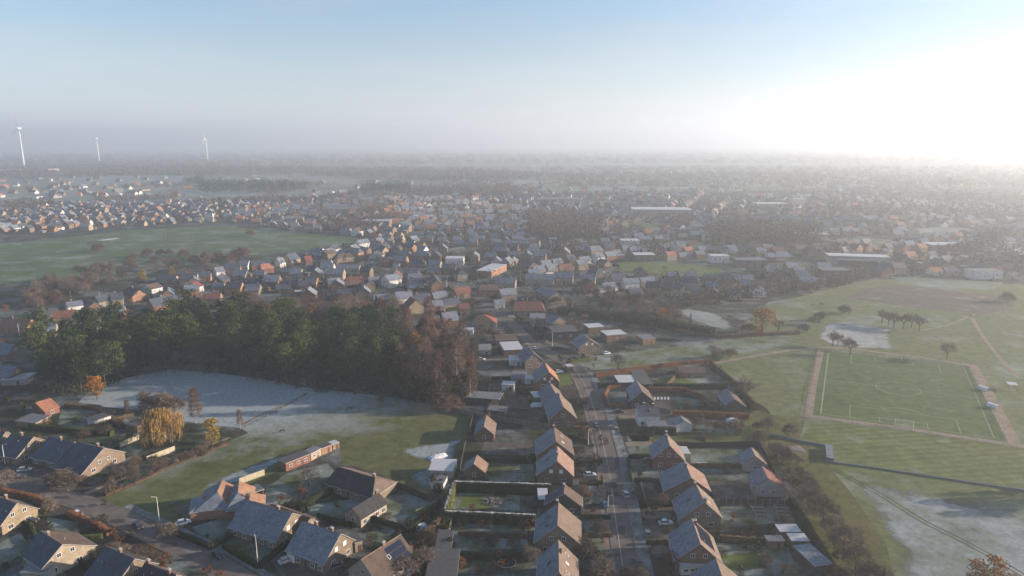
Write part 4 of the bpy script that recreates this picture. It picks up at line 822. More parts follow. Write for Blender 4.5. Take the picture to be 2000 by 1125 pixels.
# left village row above the pine wood
for a, b, h, e, w1, w2, wl, r1, r2, lb in [
    ((5, 622), (62, 622), 7.5, 3, 5, 6, 'orangebrick', 'brown', 'brown', 'long brown roof house with white chimney and orange gable left of the pine wood'),
    ((68, 606), (112, 600), 8.5, 5.5, 5, 5.5, 'tan', 'grey', 'slate', 'tall slate villa with tan gable behind the orange gabled house'),
    ((128, 590), (160, 586), 8.0, 5.6, 6, 6, 'white', 'slate', 'f_slate', 'house with large bright white windowed wall above the pine wood'),
    ((170, 582), (184, 590), 7.0, 3.6, 5, 5, 'brown', 'slate', 'slate', 'dark barn like house right of the bright white wall'),
    ((185, 578), (209, 574), 7.5, 3.6, 5, 5, 'cream', 'brown', 'f_dark', 'brown roofed house with cream strip gable in the row above the pines'),
    ((216, 573), (240, 571), 7.8, 4, 5, 5, 'cream', 'slate', 'f_dark', 'house with wide cream half hipped gable in the row above the pines'),
    ((250, 560), (272, 566), 8.0, 3.6, 6, 6, 'orangebrick', 'brown', 'brown', 'brown barn roof house with orange corner wall'),
    ((284, 556), (308, 551), 6.5, 3.4, 6, 6, 'white', 'redbrown', 'brown', 'low brown roofed house with white sunlit wall'),
    ((290, 584), (358, 572), 7.8, 3, 5, 6, 'orangebrick', 'slate', 'f_dark', 'long dark roof house with tall orange brick gable at the pine tops'),
    ((308, 536), (346, 536), 6.0, 3, 4, 4.5, 'cream', 'slate', 'f_dark', 'first low dark roofed house of the upper row'),
    ((352, 534), (386, 533), 7.6, 3.4, 5, 5.5, 'cream', 'slate', 'f_dark', 'dark roofed house with yellow cream gable in the upper row'),
    ((388, 531), (412, 530), 7.4, 3.6, 4.5, 5, 'orangebrick', 'slate', 'f_dark', 'blue roofed house with rounded tan gable in the upper row'),
    ((374, 552), (387, 549), 7.0, 4, 5, 6, 'white', 'red', 'red', 'house with small bright red roof above the long dark roof'),
    ((418, 522), (436, 520), 8.0, 4.5, 5, 5, 'white', 'grey', 'f_grey', 'white gabled grey roof house right of the upper row'),
    ((440, 515), (470, 514), 8.4, 4, 5, 5.5, 'orangebrick', 'slate', 'f_dark', 'dark roof house with round orange gable in the first village street'),
    ((468, 508), (487, 508), 8.4, 4.6, 5, 5, 'white', 'slate', 'f_slate', 'blue roof house with white band wall in the first village street'),
    ((490, 509), (528, 507), 7.6, 3.8, 5, 5, 'orangebrick', 'slate', 'f_dark', 'long blue roof house with brick gable in the first village street'),
    ((540, 504), (552, 502), 8.2, 4, 5, 5, 'white', 'slate', 'f_slate', 'small half timbered looking white gable house'),
    ((558, 498), (576, 492), 9.6, 4, 6, 6, 'yellow', 'slate', 'f_dark', 'tall house with broad yellow pointed gable and two windows'),
    ((509, 516), (524, 514), 8.4, 5.5, 5.5, 6, 'red', 'orange', 'orange', 'corner house with bright orange red hipped roof'),
    ((594, 500), (608, 499), 7.8, 4, 6, 6, 'red', 'red', 'red', 'wide low red orange roof right of the yellow gable'),
    ((632, 490), (650, 487), 8.2, 5.5, 5, 5.5, 'tan', 'brown', 'brown', 'tan twin fronted house in the village street'),
    ((660, 496), (684, 494), 7.6, 4, 5.5, 5.5, 'yellow', 'brown', 'brown', 'brown hip roof house with yellow sunlit wall'),
    ((555, 522), (575, 523), 6.6, 3.6, 5, 5.5, 'cream', 'brown', 'f_grey', 'grey brown bungalow with cream side below the yellow gable'),
    ((660, 516), (704, 517), 6.0, 3.4, 4.5, 5, 'cream', 'f_grey', 'f_grey', 'long low frosted bungalow with cream round end'),
    ((696, 469), (718, 466), 8.6, 5, 5, 5, 'white', 'slate', 'f_slate', 'white double fronted house at the end of the sports field')]:
    Hs(a, b, h, e, w1, w2, wl, r1, r2, lb, name='village_house', wins=1 if h > 7 else 0, front=2, chim=(.35,) if h > 7 else (), detail=1, hip=(2.5, 2.5) if 'hip' in lb and 'half' not in lb else (0, 0))
# lit church-like big sheds
flat([(1236, 409), (1352, 410), (1236, 404)], 9, 'cream', 'flatw', 'very long white industrial hall in the misty town', cat='hall', name='industrial_hall', par=.3, door=False)
flat([(0, 332), (45, 331), (4, 328)], 14, 'cream', 'flatw', 'pale factory hall left of the tallest wind turbine', cat='factory', name='factory_hall', dmax=60, par=.5, door=False)
flat([(48, 330), (94, 330), (52, 326)], 16, 'cream', 'flat', 'pale factory block right of the tallest wind turbine foot', cat='factory', name='factory_hall', dmax=60, par=.5, door=False)
flat([(200, 470), (233, 465), (201, 468)], 4, 'white', 'flatw', 'long thin white grandstand roof on the sports field', cat='grandstand', name='grandstand', par=.2, posts=True)
flat([(1150, 545), (1160, 545), (1150, 543)], 3, 'white', 'flatw', 'tiny white kiosk below the fourth terrace house', name='kiosk')
flat([(1618, 499), (1740, 503), (1620, 494)], 6, 'grey', 'flatw', 'long pale warehouse roof in the right hand town', cat='warehouse', name='warehouse', par=.3)
flat([(1550, 388), (1576, 388), (1552, 376)], 12, 'white', 'flatw', 'bright white apartment block in the far haze', cat='apartment block', name='apartment_block', dmax=14, wz=5)
flat([(1640, 508), (1636+80, 510), (1640, 506)], 5, 'dark', 'flatd', 'long dark warehouse front below the pale warehouse roof', cat='warehouse', name='warehouse')

Hs((-20, 668), (30, 672), 7.5, 3, 5, 6, 'tan', 'slate', 'f_slate', 'blue frosted roof house at the left edge beside the pine wood', name='village_house', wins=1, front=2, chim=(.3,), detail=1)
Hs((-15, 712), (34, 716), 7.0, 3, 5, 6, 'brown', 'slate', 'f_slate', 'second frosted roof house at the left edge, nearer than the first', name='village_house', wins=1, front=2, chim=(.3,), detail=1)
flat([(0, 742), (50, 740), (6, 730)], 2.8, 'grey', 'flatw', 'white topped long shed at the left edge below the frosted roofs', name='flat_shed')
for x0, y0, x1, dy, rf, wl in ((705, 432, 760, 4, 'flatw', 'tan'), (1050, 388, 1130, 3, 'flat', 'cream'), (1215, 470, 1250, 4, 'flatw', 'white'), (1440, 508, 1500, 5, 'flat', 'tan'), (1480, 398, 1540, 3, 'flatw', 'cream'), (1610, 528, 1660, 6, 'flat', 'brown'), (1820, 478, 1890, 5, 'flatw', 'tan'), (1905, 530, 1960, 6, 'flat', 'white'),
                       (630, 408, 690, 3, 'flat', 'cream'), (1000, 410, 1050, 3, 'flat', 'red'), (870, 505, 905, 5, 'flatw', 'white'), (1560, 458, 1620, 4, 'flatw', 'tan'), (1390, 500, 1425, 4, 'flatw', 'white'), (1240, 498, 1280, 5, 'flatw', 'tan')):
    flat([(x0, y0), (x1, y0), (x0, y0-dy)], 6.5, wl, rf, 'wide flat roofed %s hall' % CN_[wl], cat='hall', name='flat_roofed_hall', auto=True, dmax=32, par=.3, wz=3)
# ================================================================= hedges, walls, fences
H_ = hedge
for pts, w_, h, k, fr, lb in [
    ([(887, 960), (1076, 966)], 1.8, 3.6, 'dark', True, 'tall dark hedge with frosted white top, back side of the walled garden'),
    ([(886, 962), (869, 1016)], 1.8, 3.6, 'olive', True, 'tall hedge with frosted top closing the walled garden towards the meadow'),
    ([(869, 1018), (1046, 1026)], 1.8, 3.4, 'dark', True, 'tall dark hedge with frosted top, camera side of the walled garden'),
    ([(1252, 846), (1320, 850)], 1.6, 3.0, 'spruce', False, 'dark clipped conifer hedge in front of the low white wing'),
    ([(1222, 757), (1188, 761), (1179, 778), (1188, 796), (1222, 797)], 1.1, 1.8, 'beech', False, 'russet beech hedge curving round the front yard of the black house'),
    ([(1162, 737), (1250, 723), (1330, 713), (1384, 709)], 1.4, 2.0, 'beech', False, 'long russet hedge along the footpath ditch'),
    ([(1266, 765), (1338, 766), (1368, 780), (1386, 803)], 1.4, 2.2, 'beech', False, 'russet hedge curving round the frosty lawn behind the white house'),
    ([(1314, 812), (1462, 818)], 1.4, 2.4, 'beech', False, 'straight russet hedge from the white garage to the pasture'),
    ([(1168, 757), (1238, 756)], 1.2, 2.2, 'dark', False, 'dark hedge behind the beech hedge loop'),
    ([(1276, 760), (1420, 760)], 1.4, 2.6, 'dark', False, 'dark straight hedge between the two long gardens'),
    ([(1388, 713), (1428, 747), (1478, 800)], 1.6, 2.4, 'brown', False, 'brown hedge dividing gardens from the green pasture'),
    ([(1254, 988), (1322, 988)], 1.2, 1.8, 'dark', False, 'dark front garden hedge left of the car drive'),
    ([(1545, 985), (1590, 1060), (1650, 1160)], 1.8, 2.4, 'dark', False, 'dark boundary hedge beside the orchard row'),
    ([(-20, 958), (60, 975), (104, 992)], 1.5, 1.8, 'beech', False, 'russet hedge beside the left estate road'),
    ([(136, 1008), (180, 1025), (214, 1046)], 1.6, 1.8, 'beech', False, 'russet hedge bending round the lower left front garden'),
    ([(338, 1042), (412, 1072), (450, 1050), (520, 1016)], 1.2, 1.4, 'dark', False, 'dark low hedge around the villa lawn'),
    ([(438, 1070), (506, 1110), (562, 1064)], 1.2, 1.5, 'dark', False, 'dark hedge around the front garden at the tall lamp post'),
    ([(566, 1000), (640, 968), (682, 936)], 1.4, 2.0, 'dark', False, 'dark hedge between the villa lawn and the bungalow yard'),
    ([(720, 1015), (800, 1040), (838, 1010), (858, 985)], 1.2, 1.6, 'dark', False, 'dark hedge behind the cream garage garden'),
    ([(1008, 768), (1052, 772)], 1.8, 3.4, 'spruce', False, 'ragged conifer screen behind the street house with the tall window'),
    ([(1092, 612), (1180, 622), (1300, 640), (1392, 656)], 7, 4.6, 'dark', False, 'broad dark conifer belt north of the grass strip'),
    ([(1320, 646), (1400, 660), (1560, 652)], 3, 2.0, 'brown', False, 'brown scrubby hedge along the far side of the grass strip'),
    ([(955, 812), (950, 862)], 1.2, 2.0, 'brown', False, 'short brown hedge beside the tan roofed garage'),
    ([(940, 900), (1040, 905)], 1.0, 1.2, 'dark', False, 'low dark hedge between the paved yard and the lawn'),
    ([(890, 1090), (1040, 1095)], 1.3, 2.0, 'dark', False, 'dark hedge crossing the bottom garden behind the trampoline'),
    ([(1140, 1012), (1192, 1014)], 1.0, 1.2, 'dark', False, 'dark front hedge of the second house west of the street'),
    ([(1405, 1056), (1520, 1064)], 1.2, 1.8, 'brown', False, 'brown hedge between the vegetable garden and the bottom lawn'),
    ([(205, 968), (260, 948), (330, 912), (400, 886), (445, 868)], 1.6, .9, 'brown', False, 'ragged brown bramble hedge along the meadow edge'),
    ([(60, 835), (130, 842), (220, 850)], 2.2, 1.8, 'green', False, 'loose green garden hedge below the orange barn'),
    ([(130, 795), (190, 800), (240, 838)], 2.4, 1.8, 'brown', False, 'brown scrub hedge behind the white fronted shed'),
    ([(225, 960), (330, 972), (345, 985)], .1, .1, 'brown', False, None),
    ([(120, 1060), (200, 1052)], 1.2, 1.6, 'green', False, 'green hedge behind the cream walled house'),
    ([(760, 1120), (830, 1050), (862, 1020)], 1.6, 2.2, 'brown', False, 'brown hedge right of the solar strip house'),
    ([(1150, 700), (1110, 712)], 1.4, 1.2, 'green', False, 'short green hedge at the street bend')]:
    if lb: H_(pts, w_, h, k, lb, fr, auto=False)
CWALL = mat('garden_wall_stone', (.14, .12, .10), .9, .2, 2); PALEW = mat('pale_concrete_panel', (.40, .36, .26), .9, .15, 1.2); DBOARD = mat('dark_boards', (.055, .045, .038), .9, .25, 1.5)
STEEL = mat('galvanised_steel', (.33, .34, .35), .5, .1, 2); GREENB = mat('greenish_boards', (.13, .13, .075), .9, .25, 1.5); BLUEW = mat('blue_grey_boarding', (.15, .17, .20), .8, .15, 1)
FT = LEAFM['frosttop']
fence([(880, 803), (950, 818), (1073, 838)], 2.0, CWALL, 'long dark garden wall with frosted coping from the rusty tree to the street house', cat='wall', name='garden_wall', th=.3, cap=FT)
fence([(1076, 846), (1148, 868)], 1.8, DBOARD, 'dark board fence running down to the street from the brown dormer house')
fence([(1330, 876), (1482, 872), (1512, 930)], 2.2, DBOARD, 'black board fence closing the hedged corner garden', th=.2)
fence([(1404, 985), (1546, 988)], 2.0, DBOARD, 'dark fence with pale rail behind the raised vegetable beds', cap=FT)
fence([(1262, 986), (1252, 946)], 1.0, PALEW, 'low pale front wall beside the frosted verge', cat='wall', name='front_wall', th=.25)
fence([(468, 946), (517, 928)], 2.1, PALEW, 'pale concrete panel fence behind the villa')
fence([(235, 874), (272, 858)], 2.0, PALEW, 'short yellowish fence left of the willow')
fence([(287, 902), (342, 881)], 2.0, PALEW, 'long yellowish panel fence right below the willow')
fence([(768, 950), (838, 980)], 2.3, DBOARD, 'tall dark board fence facing the lilac shed roof')
fence([(812, 1008), (857, 990)], 2.0, GREENB, 'greenish board fence at the meadow corner lane')
fence([(770, 950), (735, 970)], 2.0, GREENB, 'greenish board fence behind the cream garage')
fence([(598, 772), (540, 806), (478, 836)], 1.2, DBOARD, 'post and rail fence crossing the frosted meadow', rail=True, post=3)
fence([(925, 812), (906, 880), (892, 958)], 1.6, DBOARD, 'dark fence along the right side of the meadow')
fence([(1578, 816), (1780, 843), (1986, 874)], 1.1, STEEL, 'steel rail on the near side of the football pitch', rail=True, post=4)
fence([(1606, 686), (1750, 700), (1896, 716)], 1.1, STEEL, 'steel rail on the far side of the football pitch', rail=True, post=4)
fence([(1600, 690), (1578, 810)], 1.1, STEEL, 'steel rail on the left side of the football pitch', rail=True, post=4)
fence([(1894, 716), (1968, 862)], 1.1, STEEL, 'steel rail on the right side of the football pitch', rail=True, post=4)
fence([(1505, 851), (1560, 863), (1616, 874)], .9, BLUEW, 'blue grey boarding ending at the training field corner', cat='barrier', name='field_barrier', th=.3)
fence([(1618, 876), (1621, 903)], 1.6, BLUEW, 'short tall blue grey boarding block at the training field corner', cat='barrier', name='field_barrier', th=2.4)
fence([(1622, 904), (1700, 914), (1850, 937), (2100, 975)], .6, BLUEW, 'long blue grey barrier below the mown training field', cat='barrier', name='field_barrier', th=.3)
fence([(1250, 724), (1120, 738)], 1.0, DBOARD, 'dark fence beside the ditch at the street bend', rail=True)
fence([(1270, 800), (1310, 808)], 1.8, CWALL, 'stone wall closing the yard of the modern white house', cat='wall', name='garden_wall', th=.3)
fence([(888, 1000), (868, 1080)], 1.8, CWALL, 'stone wall along the lane by the flat garages', cat='wall', name='garden_wall', th=.3, cap=FT)

# ================================================================= cars
CARM = {k: mat('car_paint_'+k, c, .3, .04, 1, metal=.15, spec=.5) for k, c in dict(white=(.72, .72, .71), dark=(.03, .032, .037), silver=(.42, .43, .45), grey=(.14, .145, .155), red=(.28, .03, .025), blue=(.05, .09, .18)).items()}
TYRE = mat('tyre', (.02, .02, .02), .9, .1, 5); LAMPM = mat('lamp_glass', (.6, .6, .58), .2, .05, 1); TAILM = mat('tail_glass', (.35, .02, .015), .3, .05, 1)
def car_meshes():
    out = {}
    b = MB(); secs = [(-2.1, .55, .74, .34), (-2.05, .82, .86, .28), (-1.6, .90, .93, .24), (0, .90, .95, .24), (1.3, .90, .88, .24), (1.95, .84, .70, .28), (2.12, .66, .58, .36)]
    k = 0
    for x, hw, zt, zb in secs: b.v += [(x, -hw, zb), (x, hw, zb), (x, hw, zt*.7), (x, hw*.92, zt), (x, -hw*.92, zt), (x, -hw, zt*.7)]
    for i in range(len(secs)-1):
        for j in range(6): a = i*6; b.f.append((a+j, a+(j+1) % 6, a+6+(j+1) % 6, a+6+j)); b.m.append(0)
    b.f.append((5, 4, 3, 2, 1, 0)); e = (len(secs)-1)*6; b.f.append(tuple(e+j for j in range(6))); b.m += [0, 0]
    c = MB(); c.v = [(-1.75, -.80, .92), (-1.75, .80, .92), (.95, .80, .90), (.95, -.80, .90), (-1.25, -.62, 1.42), (-1.25, .62, 1.42), (.25, .62, 1.44), (.25, -.62, 1.44)]
    c.f = [(0, 4, 5, 1), (1, 5, 6, 2), (2, 6, 7, 3), (3, 7, 4, 0)]; c.m = [0]*4
    r = MB(); r.box(-1.27, -.64, 1.42, .27, .64, 1.47)
    out = dict(body=b, cabin=c, roof=r); w_ = MB(); w_.tube((0, -.1, 0), (0, .1, 0), .32, .32, 12); h = MB(); h.tube((0, -.11, 0), (0, .11, 0), .17, .17, 8)
    l = MB(); l.box(-.04, -.16, -.07, .04, .16, .07); return out, w_, h, l
_cm, _w, _h, _l = car_meshes(); WHM, RIMM, LM, TM = _w.mesh('wheel', [TYRE]), _h.mesh('rim', [STEEL]), _l.mesh('headlight', [LAMPM]), _l.mesh('tail_light', [TAILM]); CABM = _cm['cabin'].mesh('cabin', [GLASS])
CMESH = {}
def car(px, py, ang, col, label, s=1.0, auto=False, world=None):
    p = world or at(px, py); r = bpy.data.objects.new('parked_car', None); r.location = (p.x, p.y, .065); r.rotation_euler = (0, 0, R(ang)); r.scale = (s, s, s); COL.objects.link(r); tag(r, label, 'car', 'parked cars', auto)
    if col not in CMESH: CMESH[col] = (_cm['body'].mesh('body', [CARM[col]]), _cm['roof'].mesh('roof', [CARM[col]]))
    put('body', CMESH[col][0], r); put('roof', CMESH[col][1], r); put('cabin_glass', CABM, r)
    for x in (-1.3, 1.3):
        for y in (-.82, .82): w = put('wheel', WHM, r, (x, y, .32)); put('rim', RIMM, w)
    for y in (-.6, .6): put('headlight', LM, r, (2.07, y, .56)); put('tail_light', TM, r, (-2.07, y, .68))
for a in [(1300, 1024, 4, 'white', 'white hatchback on the drive between the two frosted houses east of the street'), (358, 1024, 35, 'white', 'white car with open looking bonnet beside the villa lawn'),
          (270, 1030, -40, 'dark', 'dark car on the left road beside the meadow end'), (1208, 806, 3, 'dark', 'dark car parked in front of the black gabled house'), (1196, 838, 5, 'grey', 'grey car at the russet wall by the street, below the black house'),
          (1199, 948, 88, 'dark', 'dark car standing on the street beside a sunlit strip'), (1091, 728, 20, 'silver', 'silver car parked right of the orange roofed house'), (998, 620, 12, 'silver', 'silver car at the kerb below the large red brown roof'),
          (1062, 668, 150, 'grey', 'grey car parked left of the cube house'), (1060, 656, 160, 'blue', 'blue car on the drive of the cube house'), (1140, 787, 95, 'dark', 'dark car on the pavement beside the red shrubs'),
          (48, 920, 20, 'silver', 'silver car parked in front of the three joined houses'), (36, 934, 20, 'dark', 'dark car nearer the road than the silver one at the left edge'), (1265, 1045, 80, 'grey', 'grey car below the white hatchback'),
          (1185, 692, 20, 'white', 'white car at the hedge beside the footpath bend'), (905, 640, 10, 'silver', 'silver car left of the red peaked bungalow'), (152, 1008, -30, 'white', 'white car tucked at the russet hedge of the lower left estate') ,
          (1225, 462, 90, 'white', 'white van-like car in the misty upper street'), (1115, 520, 0, 'red', 'red car behind the third terrace house'), (840, 548, 15, 'white', 'white car on the village street left of the square red brown house')][:20]:
    car(*a)

# ================================================================= lamp posts, masts, goals
def lamp(px, py, h, label, ang=0):
    p = at(px, py); r = bpy.data.objects.new('street_lamp', None); r.location = p; r.rotation_euler = (0, 0, R(ang)); COL.objects.link(r); tag(r, label, 'street lamp', 'street lamps')
    m = MB(); m.tube((0, 0, 0), (0, 0, h), .10, .06, 8); m.tube((0, 0, 0), (0, 0, .9), .14, .13, 8); m.build('pole', FRAME, r)
    m = MB(); m.tube((0, 0, h-.05), (.9, 0, h+.18), .045, .04, 6); a = m.build('arm', FRAME, r)
    m = MB(); m.v = [(.75, -.13, h+.1), (.75, .13, h+.1), (1.5, .16, h+.22), (1.5, -.16, h+.22), (.75, -.1, h+.26), (.75, .1, h+.26), (1.45, .1, h+.38), (1.45, -.1, h+.38)]
    m.f = [(0, 3, 2, 1), (4, 5, 6, 7), (0, 1, 5, 4), (1, 2, 6, 5), (2, 3, 7, 6), (3, 0, 4, 7)]; m.m = [0]*6; m.build('lamp_head', STEEL, r)
for a in [(311, 1016, 7.4, 'white street lamp standing alone at the tip of the meadow', 200), (504, 1108, 8.4, 'white street lamp in front of the wide frosted blue roof', 120), (1187, 1008, 6.5, 'street lamp on the left kerb of the central street', 0),
          (1079, 676, 7.5, 'street lamp in front of the cube house', 180), (972, 610, 7, 'street lamp at the bend left of the large red brown roof', 0), (10, 906, 7, 'street lamp at the left edge before the joined houses', 0),
          (1149, 868, 6, 'short street lamp at the end of the dark board fence', 0), (480, 982, 3.2, 'short white post on the villa lawn', 0), (1030, 600, 7, 'street lamp beside the large red brown roof', 0), (1118, 612, 7, 'street lamp right of the small blue roofed brick house', 0),
          (1016, 548, 8, 'street lamp between the first and second terrace houses', 0), (38, 655, 7, 'street lamp before the long brown roof house at the left edge', 0), (873, 560, 7, 'street lamp by the red roofs left of the square red brown house', 0)]: lamp(*a)
def goal(v, label, w_=.107):
    a, b = quv(.5-w_/2, v), quv(.5+w_/2, v); d = quv(.5, .5)-quv(.5, v); d.z = 0; d.normalize(); d = -d*1.8
    o0 = (a+b)/2; r = bpy.data.objects.new('football_goal', None); r.location = o0; COL.objects.link(r); tag(r, label, 'goal', 'football goals'); a, b = a-o0, b-o0; z = Vector((0, 0, 2.44))
    m = MB(); m.tube(a, a+z, .07, .07, 6); m.tube(b, b+z, .07, .07, 6); m.tube(a+z, b+z, .07, .07, 6); m.build('goal_frame', FRAME, r)
    m = MB(); m.tube(a+z, a+d, .03, .03, 4); m.tube(b+z, b+d, .03, .03, 4); m.tube(a+d, b+d, .03, .03, 4)
    for k in range(1, 12): t = a+(b-a)*k/12; m.tube(t+z, t+d, .012, .012, 3)
    for k in range(1, 5): m.tube(a+z+(d-z)*k/5, b+z+(d-z)*k/5, .012, .012, 3)
    m.build('net', FRAME, r)
goal(-.004, 'white football goal at the near end of the pitch'); goal(1.004, 'white football goal at the far end of the pitch')
def dug(px, py, label):
    p = at(px, py); r = bpy.data.objects.new('team_dugout', None); r.location = (p.x, p.y, .08); r.rotation_euler = (0, 0, R(-70)); r.scale = (.7, .7, .7); COL.objects.link(r); tag(r, label, 'dugout', 'dugouts')
    m = MB(); m.prism([(-.9, 0), (-.9, 1.7), (-.3, 2.2), (.9, 2.3), (.9, 2.2), (-.25, 2.1), (-.8, 1.65), (-.8, 0)], -3, 3); m.build('shelter', FRAME, r)
    m = MB(); m.box(-2.8, -.6, .4, 2.8, -.2, .5); m.build('bench', WALL['timber'], r)
dug(1920, 762, 'farther white dugout on the right touchline path'); dug(1938, 796, 'nearer white dugout on the right touchline path')
def mast(px, py, h, label, name='tall_post', cat='post', r_=.06):
    p = at(px, py); m = MB(); m.tube((0, 0, 0), (0, 0, h), r_, r_*.6, 6); m.tube((0, 0, 0), (0, 0, .5), r_*1.8, r_*1.6, 6)
    o = m.build(name, STEEL, None, p); tag(o, label, cat, 'tall thin posts')
for x, y, t in ((159, 486, 'leftmost tall thin white post on the sports field'), (168, 485, 'second thin white post, next to the leftmost, on the sports field'), (316, 466, 'third thin white post near the far side of the sports field'), (324, 465, 'rightmost thin white post of the sports field')): mast(x, y, 11, t)
mast(1445, 585, 12, 'thin mast left of the big orange tree'); mast(1466, 560, 14, 'thin mast behind the pasture edge houses'); mast(1095, 545, 14, 'thin mast between the terrace houses'); mast(1144, 545, 12, 'thin mast by the fourth terrace house')
# small frame structure right of the pitch
flat([(1970, 751), (1988, 753), (1971, 746)], 2.6, 'dark', 'flatw', 'small white topped field shelter right of the pitch', cat='shelter', name='field_shelter', posts=True)

# ================================================================= wind turbines and crane
WTM = mat('turbine_white', (.85, .85, .84), .5, .03, .1)
def turbine(px, py, h, bl, rot, yaw, label):
    p = at(px, py); r = bpy.data.objects.new('wind_turbine', None); r.location = p; r.rotation_euler = (0, 0, R(yaw)); COL.objects.link(r); tag(r, label, 'wind turbine', 'wind turbines')
    m = MB(); m.tube((0, 0, 0), (0, 0, h), h*.026, h*.016, 16); m.build('tower', WTM, r)
    m = MB(); s = h*.018; m.box(-s, -s*3.2, h-s*.3, s, s*2, h+s*1.9); m.tube((0, s*2, h+s*.8), (0, s*3.4, h+s*.8), s, s*.3, 10); m.build('nacelle', WTM, r)
    c = Vector((0, s*2.8, h+s*.8))
    for k in range(3):
        a = R(rot+120*k); d = Vector((math.sin(a), 0, math.cos(a))); e = Vector((math.cos(a), 0, -math.sin(a))); m = MB(); q = []
        for t, wd, th in ((0, .018, .018), (.08, .03, .014), (.2, .06, .012), (.5, .042, .009), (.8, .028, .006), (1, .006, .002)):
            for sx, sy in ((-.35, 0), (.1, 1), (.65, 0), (.1, -1)): q.append(c+d*bl*t+e*bl*wd*sx*2+Vector((0, bl*th*sy, 0)))
        m.v = [tuple(x) for x in q]
        for i in range(5):
            for j in range(4): m.f.append((i*4+j, i*4+(j+1) % 4, i*4+4+(j+1) % 4, i*4+4+j)); m.m.append(0)
        m.f.append((20, 21, 22, 23)); m.m.append(0); m.build('blade', WTM, r)
turbine(47, 324, 166, 62, -3, 150, 'tallest and nearest wind turbine at the left edge of the horizon')
turbine(194, 317, 125, 46, 100, 165, 'middle wind turbine with one blade pointing right')
turbine(406, 316, 125, 54, 0, 100, 'thin right hand wind turbine seen edge on')
def crane(px, py, h, label):
    p = at(px, py); r = bpy.data.objects.new('tower_crane', None); r.location = p; COL.objects.link(r); tag(r, label, 'crane')
    Y = mat('crane_yellow', (.30, .22, .08), .6, .1, 1); m = MB(); s = 1.0
    for sx in (-s, s):
        for sy in (-s, s): m.tube((sx, sy, 0), (sx, sy, h), .16, .16, 4)
    for k in range(int(h/3)): m.tube((-s, -s, k*3), (s, -s, k*3+3), .09, .09, 3); m.tube((s, -s, k*3), (s, s, k*3+3), .09, .09, 3)
    m.build('mast', Y, r); m = MB()
    for y, z in ((-.7, 0), (.7, 0), (0, 1.4)): m.tube((-12, y, h+z), (30, y, h+z), .13, .13, 4)
    for k in range(20): m.tube((-12+k*2, -.7, h), (-11+k*2, 0, h+1.4), .07, .07, 3)
    m.build('jib', Y, r); m = MB(); m.box(-12, -1, h-2.4, -9, 1, h-.2); m.build('counterweight', CAPM, r)
    m = MB(); m.tube((0, 0, h+1.4), (0, 0, h+7), .4, .15, 4); m.build('apex', Y, r)
crane(1848, 420, 50, 'pale tower crane dissolving into the haze at the upper right')

# ================================================================= animals
def animal(px, py, L, hh, ang, m, label, cat, graze=True, name='horse'):
    p = at(px, py); me = bpy.data.meshes.new(name); k = L
    V = [(-.42*k, 0, hh*.86), (-.1*k, 0, hh*.82), (.3*k, 0, hh*.86)]; Rr = [.17*k*.8, .185*k*.85, .17*k*.8]; Ed = [(0, 1), (1, 2)]
    if graze: nk = [(.48*k, 0, hh*.72, .10*k), (.62*k, 0, hh*.40, .075*k), (.66*k, 0, hh*.2, .06*k), (.78*k, 0, hh*.06, .035*k)]
    else: nk = [(.46*k, 0, hh*1.0, .10*k), (.56*k, 0, hh*1.2, .075*k), (.64*k, 0, hh*1.25, .07*k), (.80*k, 0, hh*1.12, .04*k)]
    last = 2
    for q in nk: V.append(q[:3]); Rr.append(q[3]); Ed.append((last, len(V)-1)); last = len(V)-1
    for bi, x in ((0, -.42), (2, .3)):
        for sy in (-.11, .11):
            off = -.06 if x < 0 else 0.0; last = bi
            for q in ((x*k, sy*k, hh*.62, .075*k), ((x+off)*k, sy*k, hh*.32, .042*k), (x*k, sy*k, hh*.06, .032*k), ((x+.03)*k, sy*k, 0.02, .036*k)): V.append(q[:3]); Rr.append(q[3]); Ed.append((last, len(V)-1)); last = len(V)-1
    last = 0
    for q in ((-.55*k, 0, hh*.80, .035*k), (-.60*k, 0, hh*.55, .045*k), (-.60*k, 0, hh*.35, .02*k)): V.append(q[:3]); Rr.append(q[3]); Ed.append((last, len(V)-1)); last = len(V)-1
    me.from_pydata(V, Ed, []); o = bpy.data.objects.new(name, me); COL.objects.link(o); o.location = (p.x, p.y, .045); o.rotation_euler = (0, 0, R(ang))
    sm = o.modifiers.new('skin', 'SKIN'); sb = o.modifiers.new('sub', 'SUBSURF'); sb.levels = sb.render_levels = 1
    if not me.skin_vertices: bpy.context.view_layer.update()
    for i, r in enumerate(Rr): me.skin_vertices[0].data[i].radius = (r, r)
    me.skin_vertices[0].data[0].use_root = True; me.materials.append(m); tag(o, label, cat)
HORSE = mat('horse_coat', (.018, .014, .012), .7, .2, 4); COWM = mat('cow_coat', (.07, .045, .03), .8, .3, 3)
animal(682, 802, 2.3, 1.55, 200, HORSE, 'black horse grazing on the frosted meadow', 'horse')
animal(551, 844, 1.6, 1.0, 190, HORSE, 'small dark pony grazing near the middle of the meadow', 'horse', name='pony')
animal(1587, 597, 2.2, 1.4, 20, COWM, 'left one of two distant brown cows in the right hand pasture', 'cow', name='cow')
animal(1604, 596, 2.3, 1.4, 0, COWM, 'right one of two distant brown cows in the right hand pasture', 'cow', name='cow')

